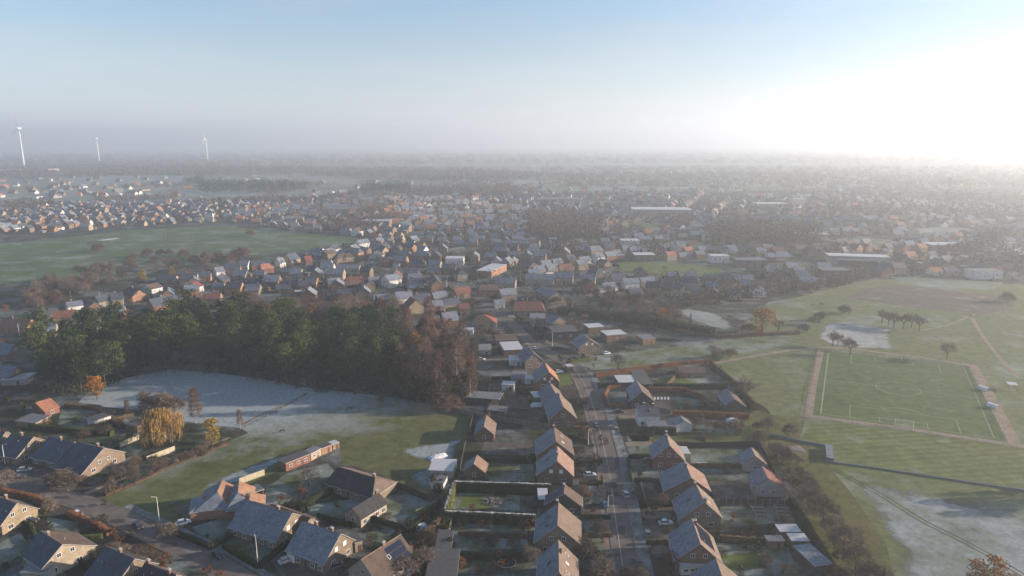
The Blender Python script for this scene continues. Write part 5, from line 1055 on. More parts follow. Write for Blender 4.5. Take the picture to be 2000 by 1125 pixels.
# ================================================================= garden things
BED = mat('raised_bed_boards', (.36, .33, .28), .9, .2, 2, frost=.5); SOIL = mat('bed_soil', (.04, .03, .022), .95, .3, 2)
def bed(px, py, lx, ly, ang, label, m=BED, h=.5, name='raised_bed', cat='raised bed'):
    p = at(px, py); r = bpy.data.objects.new(name, None); r.location = (p.x, p.y, .045); r.rotation_euler = (0, 0, R(ang)); COL.objects.link(r); tag(r, label, cat, 'raised beds' if cat == 'raised bed' else None, True)
    b = MB(); X, Y = lx/2, ly/2
    for q in ((-X, -Y, X, -Y+.08), (-X, Y-.08, X, Y), (-X, -Y+.08, -X+.08, Y-.08), (X-.08, -Y+.08, X, Y-.08)): b.box(q[0], q[1], 0, q[2], q[3], h)
    b.build('frame', m, r); b = MB(); b.box(-X+.08, -Y+.08, 0, X-.08, Y-.08, h-.08); b.build('soil', SOIL if m is BED else m, r)
for x, y in ((1477, 990), (1482, 997), (1487, 1004), (1490, 1011), (1524, 991), (1528, 998), (1531, 1005), (1534, 1013)): bed(x, y, 3.6, 1.3, -8, 'frosted raised vegetable bed')
for k in range(5): bed(1279+k*6.6, 779, .9, 3.2, -12, 'white timber strip on the terrace', m=MATS['wall_white'], h=.25, name='timber_strip', cat='timber strip')
def tarp(px, py, lx, ly, h, ang, m, label, name, cat, seed=0):
    p = at(px, py); rng = random.Random(seed+int(px)); b = MB(); n = 8; b.v = []
    for i in range(n+1):
        for j in range(n+1):
            u, v = i/n*2-1, j/n*2-1; e = max(0, 1-max(abs(u), abs(v))**4); b.v.append((u*lx/2, v*ly/2, e*h*rng.uniform(.75, 1.1)))
    for i in range(n):
        for j in range(n): q = i*(n+1)+j; b.f.append((q, q+n+1, q+n+2, q+1)); b.m.append(0)
    o = b.build(name, m, None, (p.x, p.y, .05), R(ang)); tag(o, label, cat)
WHT = mat('white_tarpaulin', (.55, .57, .6), .6, .1, 1)
tarp(1052, 792, 7, 3.6, 1.2, 5, WHT, 'crumpled white tarpaulin over a pool beside the tall window street house', 'tarpaulin', 'tarpaulin')
tarp(856, 893, 7, 3, .9, 30, WHT, 'pale heap of frosted boards on the meadow behind the lilac shed roof', 'board_heap', 'heap')
tarp(824, 1032, 3.5, 2, 1.4, 35, WHT, 'white covered trailer in the lane by the greenish fence', 'covered_trailer', 'trailer')
tarp(868, 1018, 3, 1.6, 1.2, 10, WHT, 'second small white cover beside the hedge corner', 'garden_cover', 'cover')
tarp(1371, 908, 4.5, 1.6, .9, 0, WHT, 'white covered garden bench on the lawn behind the red brick house', 'covered_bench', 'bench')
tarp(1430, 822, 5, 2.2, 1.2, 0, WHT, 'white covered boat behind the straight russet hedge', 'covered_boat', 'boat cover')
tarp(1540, 878, 11, 6, .6, 0, mat('branch_heap', (.10, .08, .06), .95, .4, 1.5, frost=.6), 'low heap of frosted branches at the orchard head', 'branch_heap', 'heap')
STONE = mat('rockery_stone', (.20, .17, .14), .9, .3, 2, frost=.5)
def rockery(px, py, rad, label):
    p = at(px, py); rng = random.Random(3); b = MB()
    for k in range(70):
        a = rng.uniform(0, 6.28); rr = rad*rng.random()**.5; c = Vector((math.cos(a)*rr*1.25, math.sin(a)*rr*.85, .25*(1-rr/rad))); s = rng.uniform(.25, .6)
        b.box(c.x-s/2, c.y-s/2, 0, c.x+s/2, c.y+s/2*rng.uniform(.6, 1.3), c.z+s*.7)
    o = b.build('rockery', STONE, None, (p.x, p.y, .045)); tag(o, label, 'rockery')
rockery(963, 980, 2.8, 'oval rockery in the middle of the walled garden lawn')
def trampoline(px, py, rad, label):
    p = at(px, py); r = bpy.data.objects.new('trampoline', None); r.location = p; COL.objects.link(r); tag(r, label, 'trampoline'); b = MB(); n = 24
    for k in range(n):
        a, c = 6.283*k/n, 6.283*(k+1)/n; b.tube((math.cos(a)*rad, math.sin(a)*rad, .8), (math.cos(c)*rad, math.sin(c)*rad, .8), .06, .06, 5, cap=False)
    b.build('rim', STEEL, r); b = MB(); b.face([(math.cos(6.283*k/n)*rad*.95, math.sin(6.283*k/n)*rad*.95, .78) for k in range(n)]); b.build('jumping_mat', TYRE, r)
    for k in range(6): a = 6.283*k/6; b = MB(); b.tube((math.cos(a)*rad, math.sin(a)*rad, 0), (math.cos(a)*rad, math.sin(a)*rad, .8), .03, .03, 5); b.build('leg', STEEL, r)
trampoline(990, 1104, 2.3, 'round trampoline in the bottom centre garden')
flat([(1029, 884), (1049, 884), (1031, 876)], 2.4, 'white', 'flatd', 'small framed greenhouse beside the brown dormer house', cat='greenhouse', name='greenhouse', posts=True)
flat([(1108, 716), (1120, 715), (1109, 711)], 2.2, 'timber', 'flatw', 'bus shelter like white topped hut at the street bend', cat='hut', name='roadside_hut')

# drive crossings over the verge, kerbs and street furniture
for y in (815, 868, 905, 950, 1008, 1075):
    x0 = 1166+(y-800)*.235; x1 = x0+72
    ribbon('drive_crossing', [(x0+40, y), (x1, y-1), (x1+22, y-2)], 3.4, .075, CONC)
KERB = mat('kerb_stone', (.22, .21, .19), .9, .15, 2)
def kerb(off):
    P = [Vector((*q, 0)) for q in offset_line(RMAIN[:12], off)]; m = MB()
    for a, b in zip(P[:-1], P[1:]):
        n = max(1, int((b-a).length/6))
        for i in range(n):
            p, q = a+(b-a)*i/n, a+(b-a)*(i+1)/n; d = (q-p).normalized(); s_ = Vector((-d.y, d.x, 0))*.09; k = len(m.v)
            m.v += [tuple(p-s_), tuple(q-s_), tuple(q+s_), tuple(p+s_)]; m.v += [(v[0], v[1], .17) for v in m.v[k:k+4]]
            m.f += [(k+4, k+5, k+6, k+7), (k, k+1, k+5, k+4), (k+2, k+3, k+7, k+6), (k+1, k+2, k+6, k+5), (k+3, k, k+4, k+7)]; m.m += [0]*5
    struct(m.build('kerb', KERB))
kerb(3.55); kerb(-3.05)
BIN = mat('bin_plastic', (.03, .05, .035), .5, .1, 2)
def binn(px, py, label):
    p = at(px, py); r = bpy.data.objects.new('wheelie_bin', None); r.location = (p.x, p.y, .06); COL.objects.link(r); tag(r, label, 'wheelie bin', 'wheelie bins', True)
    m = MB(); m.v = [(-.24, -.28, .05), (.24, -.28, .05), (.24, .28, .05), (-.24, .28, .05), (-.3, -.36, 1.0), (.3, -.36, 1.0), (.3, .36, 1.0), (-.3, .36, 1.0)]
    m.f = [(0, 3, 2, 1), (4, 5, 6, 7), (0, 1, 5, 4), (1, 2, 6, 5), (2, 3, 7, 6), (3, 0, 4, 7)]; m.m = [0]*6; m.build('bin_body', BIN, r); m = MB(); m.box(-.32, -.4, 1.0, .32, .38, 1.07); m.build('lid', BIN, r)
for x, y in ((1158, 872), (1160, 940), (1136, 1010), (1262, 1005), (1258, 905), (1150, 1088), (405, 1050), (520, 1092)): binn(x, y, 'dark wheelie bin by the front gardens')
for pts, w_, h, k, lb in [([(1128, 905), (1168, 903)], .9, 1.3, 'brown', 'low brown hedge between two front gardens north of the sunlit strip'), ([(1132, 948), (1176, 946)], .9, 1.3, 'dark', 'low dark front hedge of the dark gabled house'), ([(1140, 1050), (1196, 1048)], .9, 1.4, 'brown', 'brown front hedge below the large steep roof house'),
                          ([(1228, 895), (1290, 896)], 1, 1.5, 'dark', 'dark hedge south of the frosted patch beside the red brick house'), ([(1238, 940), (1300, 942)], 1, 1.4, 'dark', 'dark hedge in front of the broad tan roofed house'), ([(1262, 1062), (1318, 1062)], 1, 1.5, 'brown', 'brown hedge left of the solar panel house'),
                          ([(1228, 897), (1232, 940)], .8, 1.2, 'dark', 'dark strip hedge along the verge east of the street'), ([(1350, 912), (1455, 915)], 1, 1.4, 'brown', 'brown hedge behind the covered garden bench'), ([(1120, 838), (1150, 838)], .9, 1.2, 'beech', 'short russet hedge by the tall window street house'),
                          ([(895, 1045), (1030, 1052)], 1, 1.4, 'brown', 'brown hedge crossing the garden below the walled garden'), ([(1045, 905), (1048, 945)], .8, 1.3, 'dark', 'dark hedge at the back of the pinkish roof house'), ([(620, 1010), (690, 1030)], .9, 1.3, 'dark', 'dark hedge left of the cream garage drive'),
                          ([(0, 1010), (60, 1030), (78, 1070)], 1, 1.6, 'green', 'green hedge below the yellow brick gable house'), ([(180, 1120), (130, 1075)], 1, 1.5, 'dark', 'dark hedge right of the cream walled house'), ([(1335, 722), (1300, 756)], 1, 1.6, 'brown', 'brown hedge left of the low timber barn'),
                          ([(960, 742), (1000, 742)], 1, 1.8, 'dark', 'dark hedge behind the white walled garage'), ([(1080, 640), (1060, 660)], 1, 1.8, 'dark', 'dark hedge left of the cube house drive'), ([(150, 845), (262, 812)], 1.2, 1.6, 'brown', 'brown hedge behind the willow garden'), ([(60, 880), (20, 862)], 1.1, 1.6, 'green', 'green hedge above the parked silver car')]:
    hedge(pts, w_, h, k, lb, auto=False)

cr_ = random.Random(21)
for x, y, a_, c in ((1163, 832, 100, 'grey'), (1222, 968, 95, 'silver'), (1180, 988, 100, 'blue'), (1245, 1102, 95, 'dark'), (1152, 930, 5, 'silver'), (1148, 1090, 5, 'dark'), (1268, 902, 5, 'red'), (1120, 700, 20, 'dark'), (1046, 682, 25, 'silver'), (925, 700, 10, 'grey'), (560, 1098, 35, 'silver'), (425, 1088, -35, 'dark'), (660, 1108, 35, 'grey'), (940, 704, 0, 'white'), (990, 640, 140, 'dark'), (60, 1020, 0, 'dark')):
    car(x, y, a_, c, 'parked %s car' % c+' on a drive or kerb', auto=True)
# ================================================================= single trees, traced
T = tree
for a in [(1515, 892, .8), (1529, 909, .95), (1556, 949, 1), (1571, 971, 1.05), (1590, 995, 1), (1607, 1020, 1.1), (1626, 1046, .95), (1647, 1079, 1.1), (1671, 1112, 1.1), (1700, 1150, 1.1), (1640, 1150, .9), (1480, 868, .85), (1440, 850, .8), (1500, 842, .85), (1540, 852, .7)]:
    T('apple', a[0], a[1], a[2]*1.28, group='orchard row beside the gardens')
for x, y, s in ((2120, 962, 1.6), (2150, 974, 1.5), (2160, 984, 1.5)): T('dark', x, y, s, 'dense dark tree just outside the right picture edge', group='shade trees beyond the right edge', auto=False)
T('willow', 318, 872, 1.0, 'big golden weeping willow beside the meadow hedge', auto=False)
T('golden', 414, 866, .98, 'golden green tree just right of the weeping willow', auto=False, sx=.9)
T('redbush', 296, 802, 1.35); T('bare', 322, 806, 1.0); T('redbush', 342, 802, 1.2); T('birch', 383, 828, .95, 'lone slender birch between the willow and the frosted field', auto=False); T('bare', 284, 798, .8)
T('redbush', 312, 798, 1.2); T('birch', 470, 838, .55, 'small reddish sapling at the meadow fence end', auto=False)
T('brownbush', 112, 948, 1.15, sx=1.1); T('brownbush', 142, 950, 1.1); T('brownbush', 128, 952, 1.2, sx=1.1)
T('bare', 14, 960, .75); T('redbush', 262, 912, .7); T('birch', 250, 815, .5)
T('redbush', 870, 800, 1.45, 'wide rusty red bare tree at the right corner of the wood', auto=False, sx=1.1); T('redbush', 858, 802, 1.1)
T('bare', 602, 950, .62, 'small bare tree at the end of the brick outbuilding garden', auto=False, sx=1.3)
T('bare', 1207, 722, .85, 'lone bare tree on the grass strip beside the ditch', auto=False, sx=1.2)
T('bare', 1454, 783, 1.05, 'tall twin bare tree on the pasture edge behind the icy roofed garage', auto=False, sx=1.1); T('bare', 1440, 778, .8)
T('orange', 1487, 657, 1.6, 'big orange leaved tree between the grass strip and the frozen field', auto=False, sx=1.15)
T('redbush', 1462, 650, 1.1); T('bare', 1520, 652, .9); T('bare', 1395, 700, .75, 'bare tree at the pasture corner of the footpath', auto=False, sx=1.3); T('brownbush', 1425, 698, 1.1, sx=1.3); T('brownbush', 1398, 700, 1)
for a in ((1626, 676, .85), (1636, 678, .85), (1660, 692, .95), (1650, 684, .5)): T('bare', *a, group='bare trees in front of the frozen field')
T('bare', 1849, 702, .95, 'lone bare tree behind the right part of the football pitch', auto=False)
for a in ((1722, 632), (1745, 640), (1764, 642), (1795, 646), (1780, 640), (1735, 637)): T('bare', *a, .95, group='bare trees right of the frozen field')
T('redbush', 1648, 612, 1.15, 'round bare tree behind the frozen field', auto=False); T('brownbush', 1602, 626, 1.3); T('brownbush', 1588, 634, 1.2); T('brownbush', 1570, 650, 1.2); T('redbush', 1968, 590, 1.3, 'round bare tree at the end of the ploughed field', auto=False)
T('spruce', 1348, 636, .75, 'lone pointed spruce at the frosty plot', auto=False); T('orange', 1305, 632, .75, 'pale orange tree left of the lone spruce', auto=False); T('orange', 1292, 626, .8)
T('orange', 1936, 1160, .95, 'orange bush like tree at the lower right corner', auto=False, sx=1.3); T('rust', 1905, 1150, .7)
T('orange', 812, 712, 1.5, 'bright orange tree at the right side of the pine wood', auto=False, sx=.8); T('rust', 792, 762, 1.8, 'orange brown leafy tree below the bright orange tree', auto=False); T('orange', 190, 780, 1.0, 'orange leaved tree at the left tip of the pine wood', auto=False, sx=.9)
T('spruce', 738, 668, 2.3, 'tall dark cedar standing above the pine wood edge', auto=False); T('pine', 768, 672, 1.05, auto=False); T('dark', 907, 742, .8, 'green conifer inside the birch copse', auto=False)
T('rust', 744, 790, .55, 'small yellowish tree at the foot of the dark wood', auto=False)
T('golden', 872, 735, .6); T('cypress', 912, 690, 1.2)
for x, y, s in ((192, 492, .9), (288, 502, .85), (313, 500, .7), (330, 500, .7), (425, 512, 1.0), (447, 512, .9), (465, 508, 1.25), (490, 462, .9), (360, 503, .8), (402, 508, .8), (478, 502, 1.0)): T('redbush', x, y, s*1.9, group='reddish bare trees along the sports fields', sx=.85)
T('golden', 279, 548, .9, 'golden leafy tree at the frosted strip', auto=False); T('golden', 336, 540, .8); T('golden', 58, 596, .8, 'yellow brown tree at the left end of the tree belt', auto=False); T('rust', 12, 612, .7)
for k in range(34): x = trng.uniform(55, 225); y = 596-(x-55)*.25+trng.uniform(-22, 10); T(trng.choice(['bare', 'redbush', 'bare', 'brownbush']), x, y, trng.uniform(1.2, 1.7), group='leafless tree belt behind the left village row')
for k in range(14): T(trng.choice(['bare', 'redbush']), trng.uniform(225, 420), trng.uniform(508, 552), trng.uniform(.9, 1.3), group='leafless trees on the frosted strip')
# copse right of the pine wood
COP = [(770, 670), (830, 645), (880, 660), (905, 700), (935, 740), (925, 795), (880, 800), (800, 785), (765, 770)]
k = 0
while k < 105:
    x, y = trng.uniform(760, 945), trng.uniform(640, 805)
    if inpoly(x, y, COP): T(trng.choice(['birch', 'birch', 'bare', 'bare', 'redbush', 'bare', 'rust', 'dark', 'redbush']) if y < 770 else trng.choice(['brownbush', 'birch', 'dark']), x, y, trng.uniform(1.15, 1.6), group='birch copse east of the pine wood', auto=False, label=None); k += 1
for k in range(44): x = trng.uniform(455, 775); T(trng.choice(['bare', 'redbush', 'bare', 'rust']), x, 628+trng.uniform(-14, 16), trng.uniform(1.3, 1.7), group='brown leafless trees behind the pine wood', auto=False)
for k in range(30): x = trng.uniform(1165, 1330); y = 590+(x-1165)*.22+trng.uniform(-14, 20); T(trng.choice(['bare', 'bare', 'redbush', 'brownbush']), x, y, trng.uniform(.8, 1.15), group='leafless grove north of the dark conifer belt', auto=False)
# the pine wood
WOOD = [(66, 750), (74, 722), (110, 700), (200, 684), (330, 664), (460, 656), (600, 662), (700, 670), (778, 684), (768, 776), (700, 772), (600, 762), (520, 746), (420, 732), (330, 726), (245, 742), (190, 772), (110, 776)]
GP = []
def spaced(p, L, r):
    return all((p.x-q[0])**2+(p.y-q[1])**2 > r*r for q in L)
tries = 0
while len(GP) < 240 and tries < 9000:
    tries += 1; t = trng.random(); y = 650+(800-650)*t; x = trng.uniform(60, 778)
    if not inpoly(x, y, WOOD) or (x < 70 and y > 700 and trng.random() < .75): continue
    p = at(x, y)
    if not spaced(p, GP, 7.6): continue
    if any((p.x-o[0])**2+(p.y-o[1])**2 < (o[2]+4)**2 for o in OCC): continue
    GP.append((p.x, p.y)); T('pine' if trng.random() < .9 else 'spruce', x, y, trng.uniform(1.0, 1.42), group='pines of the dark wood', auto=False, label=None)
UG = MB()
for _ in range(1500):
    x, y = trng.uniform(60, 945), trng.uniform(632, 805)
    if trng.random() < .35: y = 800-trng.uniform(0, 60)
    if not inpoly(x, y, WOOD) and not inpoly(x, y, COP): continue
    p = at(x, y)
    if any((p.x-o[0])**2+(p.y-o[1])**2 < (o[2]+5)**2 for o in OCC): continue
    for q in blob_pts(trng, (p.x, p.y, 1.3), 2.6, 1.7, 26):
        if q.z < .15: q.z = .15
        flake(UG, q, trng.uniform(.25, .6), trng, trng.choice((0, 0, 1)))
struct(UG.build('undergrowth', [LEAFM['dark'], LEAFM['brown']]), 'stuff')
for k in range(16): t = k/15; T(trng.choice(['brownbush', 'brownshrub', 'rustshrub', 'redbush', 'brownshrub']), 212+235*t+trng.uniform(-4, 4), 962-100*t+trng.uniform(-5, 3), trng.uniform(.45, .8), group='scrub along the meadow path')
# ---- shrubs of the near gardens
def near_occ(p, m): return any((p.x-o[0])**2+(p.y-o[1])**2 < (o[2]+m)**2 for o in OCC)
for x, y, s in ((588, 968, 1.5), (550, 978, 1), (1022, 1036, 1.3), (1036, 1032, 1.2), (324, 1110, 1.6), (405, 1120, 1), (430, 1128, .9), (938, 1030, 1), (920, 1000, 1), (1315, 1115, 1.8), (1275, 1005, 1.3), (1430, 1018, 1), (1448, 1048, .9), (1470, 1050, .9), (1160, 968, .8), (1175, 938, .8),
                (1142, 785, .9), (1132, 792, .9), (233, 1060, 1), (222, 1045, 1), (1530, 1120, 1.1), (1650, 1150, 1.3), (1340, 796, .6), (900, 1110, 1.2), (935, 1122, 1), (1215, 1125, 1), (1185, 868, .8), (1162, 895, .8)): T('rustshrub', x, y, s)
for x, y, s in ((574, 990, 1), (600, 998, 1), (585, 996, 1.2), (560, 992, .8), (1470, 1040, 1.2), (870, 1035, 1.5), (900, 1015, 1.1), (970, 1016, 1), (880, 1070, 1.2), (1110, 712, 1.2), (1095, 706, 1.4), (850, 950, 1.8), (856, 965, 1.5), (90, 1010, 1), (60, 1005, 1.1), (150, 830, 1.3), (200, 830, 1.2), (100, 830, 1.3), (20, 790, 1.3), (45, 800, 1.4),
                (260, 860, 1.2), (230, 890, 1.2), (350, 860, 1), (1368, 798, 1), (1120, 890, .9), (1130, 905, .9), (820, 1070, 1.4), (800, 1030, 1.3), (1340, 800, 1), (1400, 810, 1)): T('shrub', x, y, s)
for x, y in ((584, 1000), (592, 1003), (600, 1000), (546, 998), (1447, 757), (478, 1030)): T('cypress', x, y, .8)
for x, y, s in ((955, 1068, 1.0), (1002, 1075, 1.1), (965, 1072, .9)): T('brownbush', x, y, s*.9, sx=.7)
for x, y, s in ((835, 1065, 1.1), (822, 1110, 1.3), (790, 1128, 1.2), (282, 1100, .95), (60, 1100, .9), (100, 1000, .8), (1372, 866, .8), (1180, 1130, 1.2), (1240, 1140, 1), (1090, 800, .4), (206, 850, .8), (160, 860, .9), (300, 905, .7), (236, 935, .9), (262, 925, .7), (215, 945, .6), (400, 890, .5), (1560, 905, .6)): T('brownbush', x, y, s)
n = 0
SHB = [(0, 790, 260, 900), (0, 985, 340, 1125), (660, 990, 870, 1125), (870, 740, 1060, 800), (1130, 700, 1175, 1120), (1390, 1030, 1640, 1125), (880, 1000, 1040, 1120), (1130, 880, 1185, 1125), (1240, 880, 1330, 1125), (1060, 620, 1400, 720), (1330, 790, 1480, 850), (860, 560, 1200, 720)]
while n < 230:
    b = SHB[int(n) % len(SHB)]; x, y = trng.uniform(b[0], b[2]), trng.uniform(b[1], b[3]); p = at(x, y)
    rd = [at(*q) for q in RMAIN]
    if near_occ(p, .8) or any((p-q).length < 7 for q in rd): n += .2; continue
    T(trng.choice(['shrub', 'rustshrub', 'brownshrub', 'brownshrub', 'shrub', 'brownbush']), x, y, trng.uniform(.5, 1.05)); n = int(n)+1

# ================================================================= the town: procedural houses on the real ground
VIL = [(-200, 500), (-60, 452), (130, 455), (300, 440), (440, 432), (560, 448), (700, 462), (730, 470), (640, 492), (560, 512), (420, 545), (300, 560), (180, 600), (60, 640), (-40, 680), (-40, 705), (120, 672), (330, 612), (520, 575), (640, 600), (745, 625), (830, 640), (900, 655), (960, 690), (1100, 668),
       (1180, 600), (1300, 610), (1440, 590), (1560, 572), (1700, 540), (1960, 552), (2500, 530), (2500, 405), (2050, 375), (1500, 366), (1000, 384), (700, 386), (380, 396), (-60, 402), (-200, 420)]
HOLES = [[(440, 588), (780, 600), (790, 650), (440, 640)], [(-60, 560), (-60, 470), (130, 460), (300, 444), (440, 438), (560, 452), (730, 466), (600, 490), (480, 498), (330, 522), (230, 540), (60, 560)],
         [(1018, 418), (1170, 425), (1180, 472), (1030, 474)], [(1375, 440), (1600, 445), (1600, 488), (1380, 490)], [(1195, 505), (1430, 515), (1440, 545), (1200, 535)], [(1160, 585), (1440, 590), (1400, 660), (1100, 612)],
         [(1290, 595), (1460, 600), (1460, 660), (1300, 640)], [(885, 482), (950, 485), (930, 508), (860, 505)], [(40, 520), (230, 520), (230, 610), (40, 610)], [(225, 500), (420, 495), (420, 560), (225, 560)]]
HOLES += FPOLY
hr = random.Random(11); CAND = []
GRID = {}
def free(p, r):
    gx, gy = int(p.x//40), int(p.y//40)
    for i in (-1, 0, 1):
        for j in (-1, 0, 1):
            for q in GRID.get((gx+i, gy+j), ()):
                if (p.x-q[0])**2+(p.y-q[1])**2 < (r+q[2])**2: return False
    return True
def occupy(p, r): GRID.setdefault((int(p.x//40), int(p.y//40)), []).append((p.x, p.y, r))
for o in OCC: occupy(Vector((o[0], o[1], 0)), o[2]+3.5)
for a, b in zip(RMAIN[:-1], RMAIN[1:]):
    A, B = at(*a), at(*b); k = int((B-A).length/6)+1
    for i in range(k): occupy(A+(B-A)*i/k, 6)
DS = []
for _ in range(70):
    c = at(hr.uniform(-50, 2050), 395+210*hr.random()**1.6); DS.append((c.x, c.y, noise.noise(Vector((c.x/300, c.y/300, 2)))*.7+hr.gauss(0, .12)+(math.pi/2 if hr.random() < .22 else 0)))
STR = MB()
for k, (cx, cy, an) in enumerate(DS):
    u, v = Vector((math.cos(an), math.sin(an), 0)), Vector((-math.sin(an), math.cos(an), 0)); o0 = Vector((cx, cy, 0))
    def own(q):
        return min(range(len(DS)), key=lambda m: (DS[m][0]-q.x)**2+(DS[m][1]-q.y)**2) == k
    for r in range(-5, 6):
        for i in range(-20, 21):
            q = o0+v*(r*56)+u*(i*12)
            if own(q):
                px, py = pic(q)
                if -60 < px < 2060 and inpoly(px, py, VIL) and not any(inpoly(px, py, h) for h in HOLES) and free(q, -1):
                    STR.face([tuple(q-u*6.1-v*2.4+Vector((0, 0, .05))), tuple(q+u*6.1-v*2.4+Vector((0, 0, .05))), tuple(q+u*6.1+v*2.4+Vector((0, 0, .05))), tuple(q-u*6.1+v*2.4+Vector((0, 0, .05)))])
        for sd_ in (-1, 1):
            i = -230+hr.uniform(0, 8)
            while i < 230:
                i += hr.uniform(12, 17.5)
                if hr.random() < .13: i += 9
                p = o0+v*(r*56+sd_*(11.5+hr.gauss(0, .9)))+u*i; px, py = pic(p)
                if not (-60 < px < 2060) or not inpoly(px, py, VIL) or any(inpoly(px, py, h) for h in HOLES) or not own(p): continue
                if py < 400 and hr.random() < .35: continue
                if not free(p, 5.0): continue
                occupy(p, 5.2); CAND.append((p, px, py, an+(math.pi/2 if hr.random() < .22 else 0)+hr.gauss(0, .03)))
struct(STR.build('village_streets', ASPH))
CAND.sort(key=lambda c: c[0].length)
def hspec(p, an):
    ang = an
    L = hr.uniform(8, 12.5); w_ = hr.uniform(3.9, 5.0); E = hr.choice((2.9, 3.2, 4.8, 5.2)); Hh = E+w_*hr.uniform(.7, .95)
    r = hr.random()
    wl = 'cream' if r < .16 else 'white' if r < .27 else 'orangebrick' if r < .37 else 'yellow' if r < .45 else 'tan' if r < .68 else 'brown' if r < .86 else 'red'
    r = hr.random()
    rf = ('slate', 'f_slate') if r < .38 else ('brown', 'f_grey') if r < .60 else ('dark', 'f_dark') if r < .82 else ('redbrown', 'f_dark') if r < .91 else ('orange', 'orange') if r < .95 else ('red', 'redbrown')
    return ang, L, w_, E, Hh, wl, rf
CN = dict(brown='brown brick', cream='cream', white='white', orangebrick='orange brick', yellow='yellowish', tan='tan', red='red brick')
RN = dict(slate='blue grey frosted', brown='brown', dark='dark', redbrown='red brown', orange='bright orange', red='red')
FAR = MB(); FARM = [WALL['cream'], WALL['white'], WALL['orangebrick'], WALL['tan'], ROOF['f_slate'], ROOF['f_grey'], ROOF['brown'], ROOF['orange'], ROOF['flatw'], ROOF['slate']]
nind = 0
for p, px, py, an in CAND:
    ang, L, w_, E, Hh, wl, rf = hspec(p, an); d = Vector((math.cos(ang), math.sin(ang), 0))
    if nind < 195:
        nind += 1; lb = '%s %s walled house with %s roof' % ('long' if L > 11.3 else 'short' if L < 9.2 else 'plain', CN[wl], RN[rf[0]])
        if E > 4: lb = lb.replace('walled', 'walled two storey')
        house(None, None, Hh, E, w_, w_*hr.uniform(1, 1.15), wl, rf[0], rf[1], lb, name='village_house', world=(p-d*L/2, p+d*L/2), wins=1 if nind < 110 else 0, front=2 if nind < 110 else 0, chim=(hr.choice((.2, .8)),), detail=1, auto=True,
              group='houses of the village', oh=.3, hip=(2, 2) if hr.random() < .12 else (0, 0))
    else:
        s = Vector((-d.y, d.x, 0)); wi = {'cream': 0, 'white': 1, 'orangebrick': 2, 'tan': 3, 'yellow': 0, 'red': 2, 'brown': 3}[wl]
        ri = {'slate': 4, 'brown': 5, 'dark': 9, 'redbrown': 6, 'orange': 7, 'red': 7}[rf[0]]
        k = len(FAR.v); a, b = p-d*L/2, p+d*L/2
        for q in (a, b): FAR.v += [tuple(q-s*w_), tuple(q+s*w_), tuple(q+s*w_+Vector((0, 0, E))), tuple(q+Vector((0, 0, Hh))), tuple(q-s*w_+Vector((0, 0, E)))]
        FAR.f += [(k+4, k+3, k+2, k+1, k), (k+5, k+6, k+7, k+8, k+9), (k, k+5, k+9, k+4), (k+1, k+2, k+7, k+6), (k+4, k+9, k+8, k+3), (k+3, k+8, k+7, k+2)]; FAR.m += [wi, wi, wi, wi, ri, 6 if ri in (4, 5) else ri]
    if nind < 110 and p.length < 620 and hr.random() < .75:
        n_ = Vector((-d.y, d.x, 0)); sg = hr.choice((-1, 1)); a1 = p+n_*sg*hr.uniform(9, 12)-d*hr.uniform(6, 9); b1 = a1+d*hr.uniform(9, 15)
        if not any((m_.x-o[0])**2+(m_.y-o[1])**2 < (o[2]+1.5)**2 for o in OCC for m_ in (a1, (a1+b1)/2, b1)):
            hk = hr.choice(('dark', 'dark', 'brown', 'green', 'beech')); hedge([(a1.x, a1.y), (b1.x, b1.y)], hr.uniform(.9, 1.5), hr.uniform(1.4, 2.4), hk, 'short %s garden hedge' % dict(dark='dark green', brown='brown', green='green', beech='russet')[hk], world=True)
    # flat roofed annexes
    if hr.random() < .62:
        q = p+d*hr.uniform(-6, 6)+Vector((-d.y, d.x, 0))*hr.choice((-1, 1))*hr.uniform(8, 11); a2 = ang+hr.choice((0, math.pi/2)); lx, ly, hh = hr.uniform(2, 4.5), hr.uniform(1.6, 3), hr.uniform(2.4, 3)
        if nind < 195 and free(q, 1.5) and nind % 2 == 0 and not any((q.x-o[0])**2+(q.y-o[1])**2 < (o[2]+3)**2 for o in OCC):
            rt = bpy.data.objects.new('garden_shed', None); rt.location = q; rt.rotation_euler = (0, 0, a2); COL.objects.link(rt); tag(rt, 'small flat roofed shed with frosted top', 'shed', 'garden sheds of the village', True)
            m = MB(); m.box(-lx, -ly, 0, lx, ly, hh); m.build('wall', WALL[hr.choice(('brown', 'tan', 'timber', 'white'))], rt); m = MB(); m.box(-lx-.2, -ly-.2, hh, lx+.2, ly+.2, hh+.18); m.build('roof', ROOF[hr.choice(('flatw', 'flat', 'flat'))], rt)
        elif nind >= 195:
            u, v = Vector((math.cos(a2), math.sin(a2), 0)), Vector((-math.sin(a2), math.cos(a2), 0)); k = len(FAR.v)
            FAR.v += [tuple(q+u*sx*lx+v*sy*ly+Vector((0, 0, z))) for z in (0, hh) for sx, sy in ((-1, -1), (1, -1), (1, 1), (-1, 1))]
            FAR.f += [(k+4, k+5, k+6, k+7), (k, k+1, k+5, k+4), (k+1, k+2, k+6, k+5), (k+2, k+3, k+7, k+6), (k+3, k, k+4, k+7)]; FAR.m += [8 if hr.random() < .6 else 5, 3, 3, 3, 3]
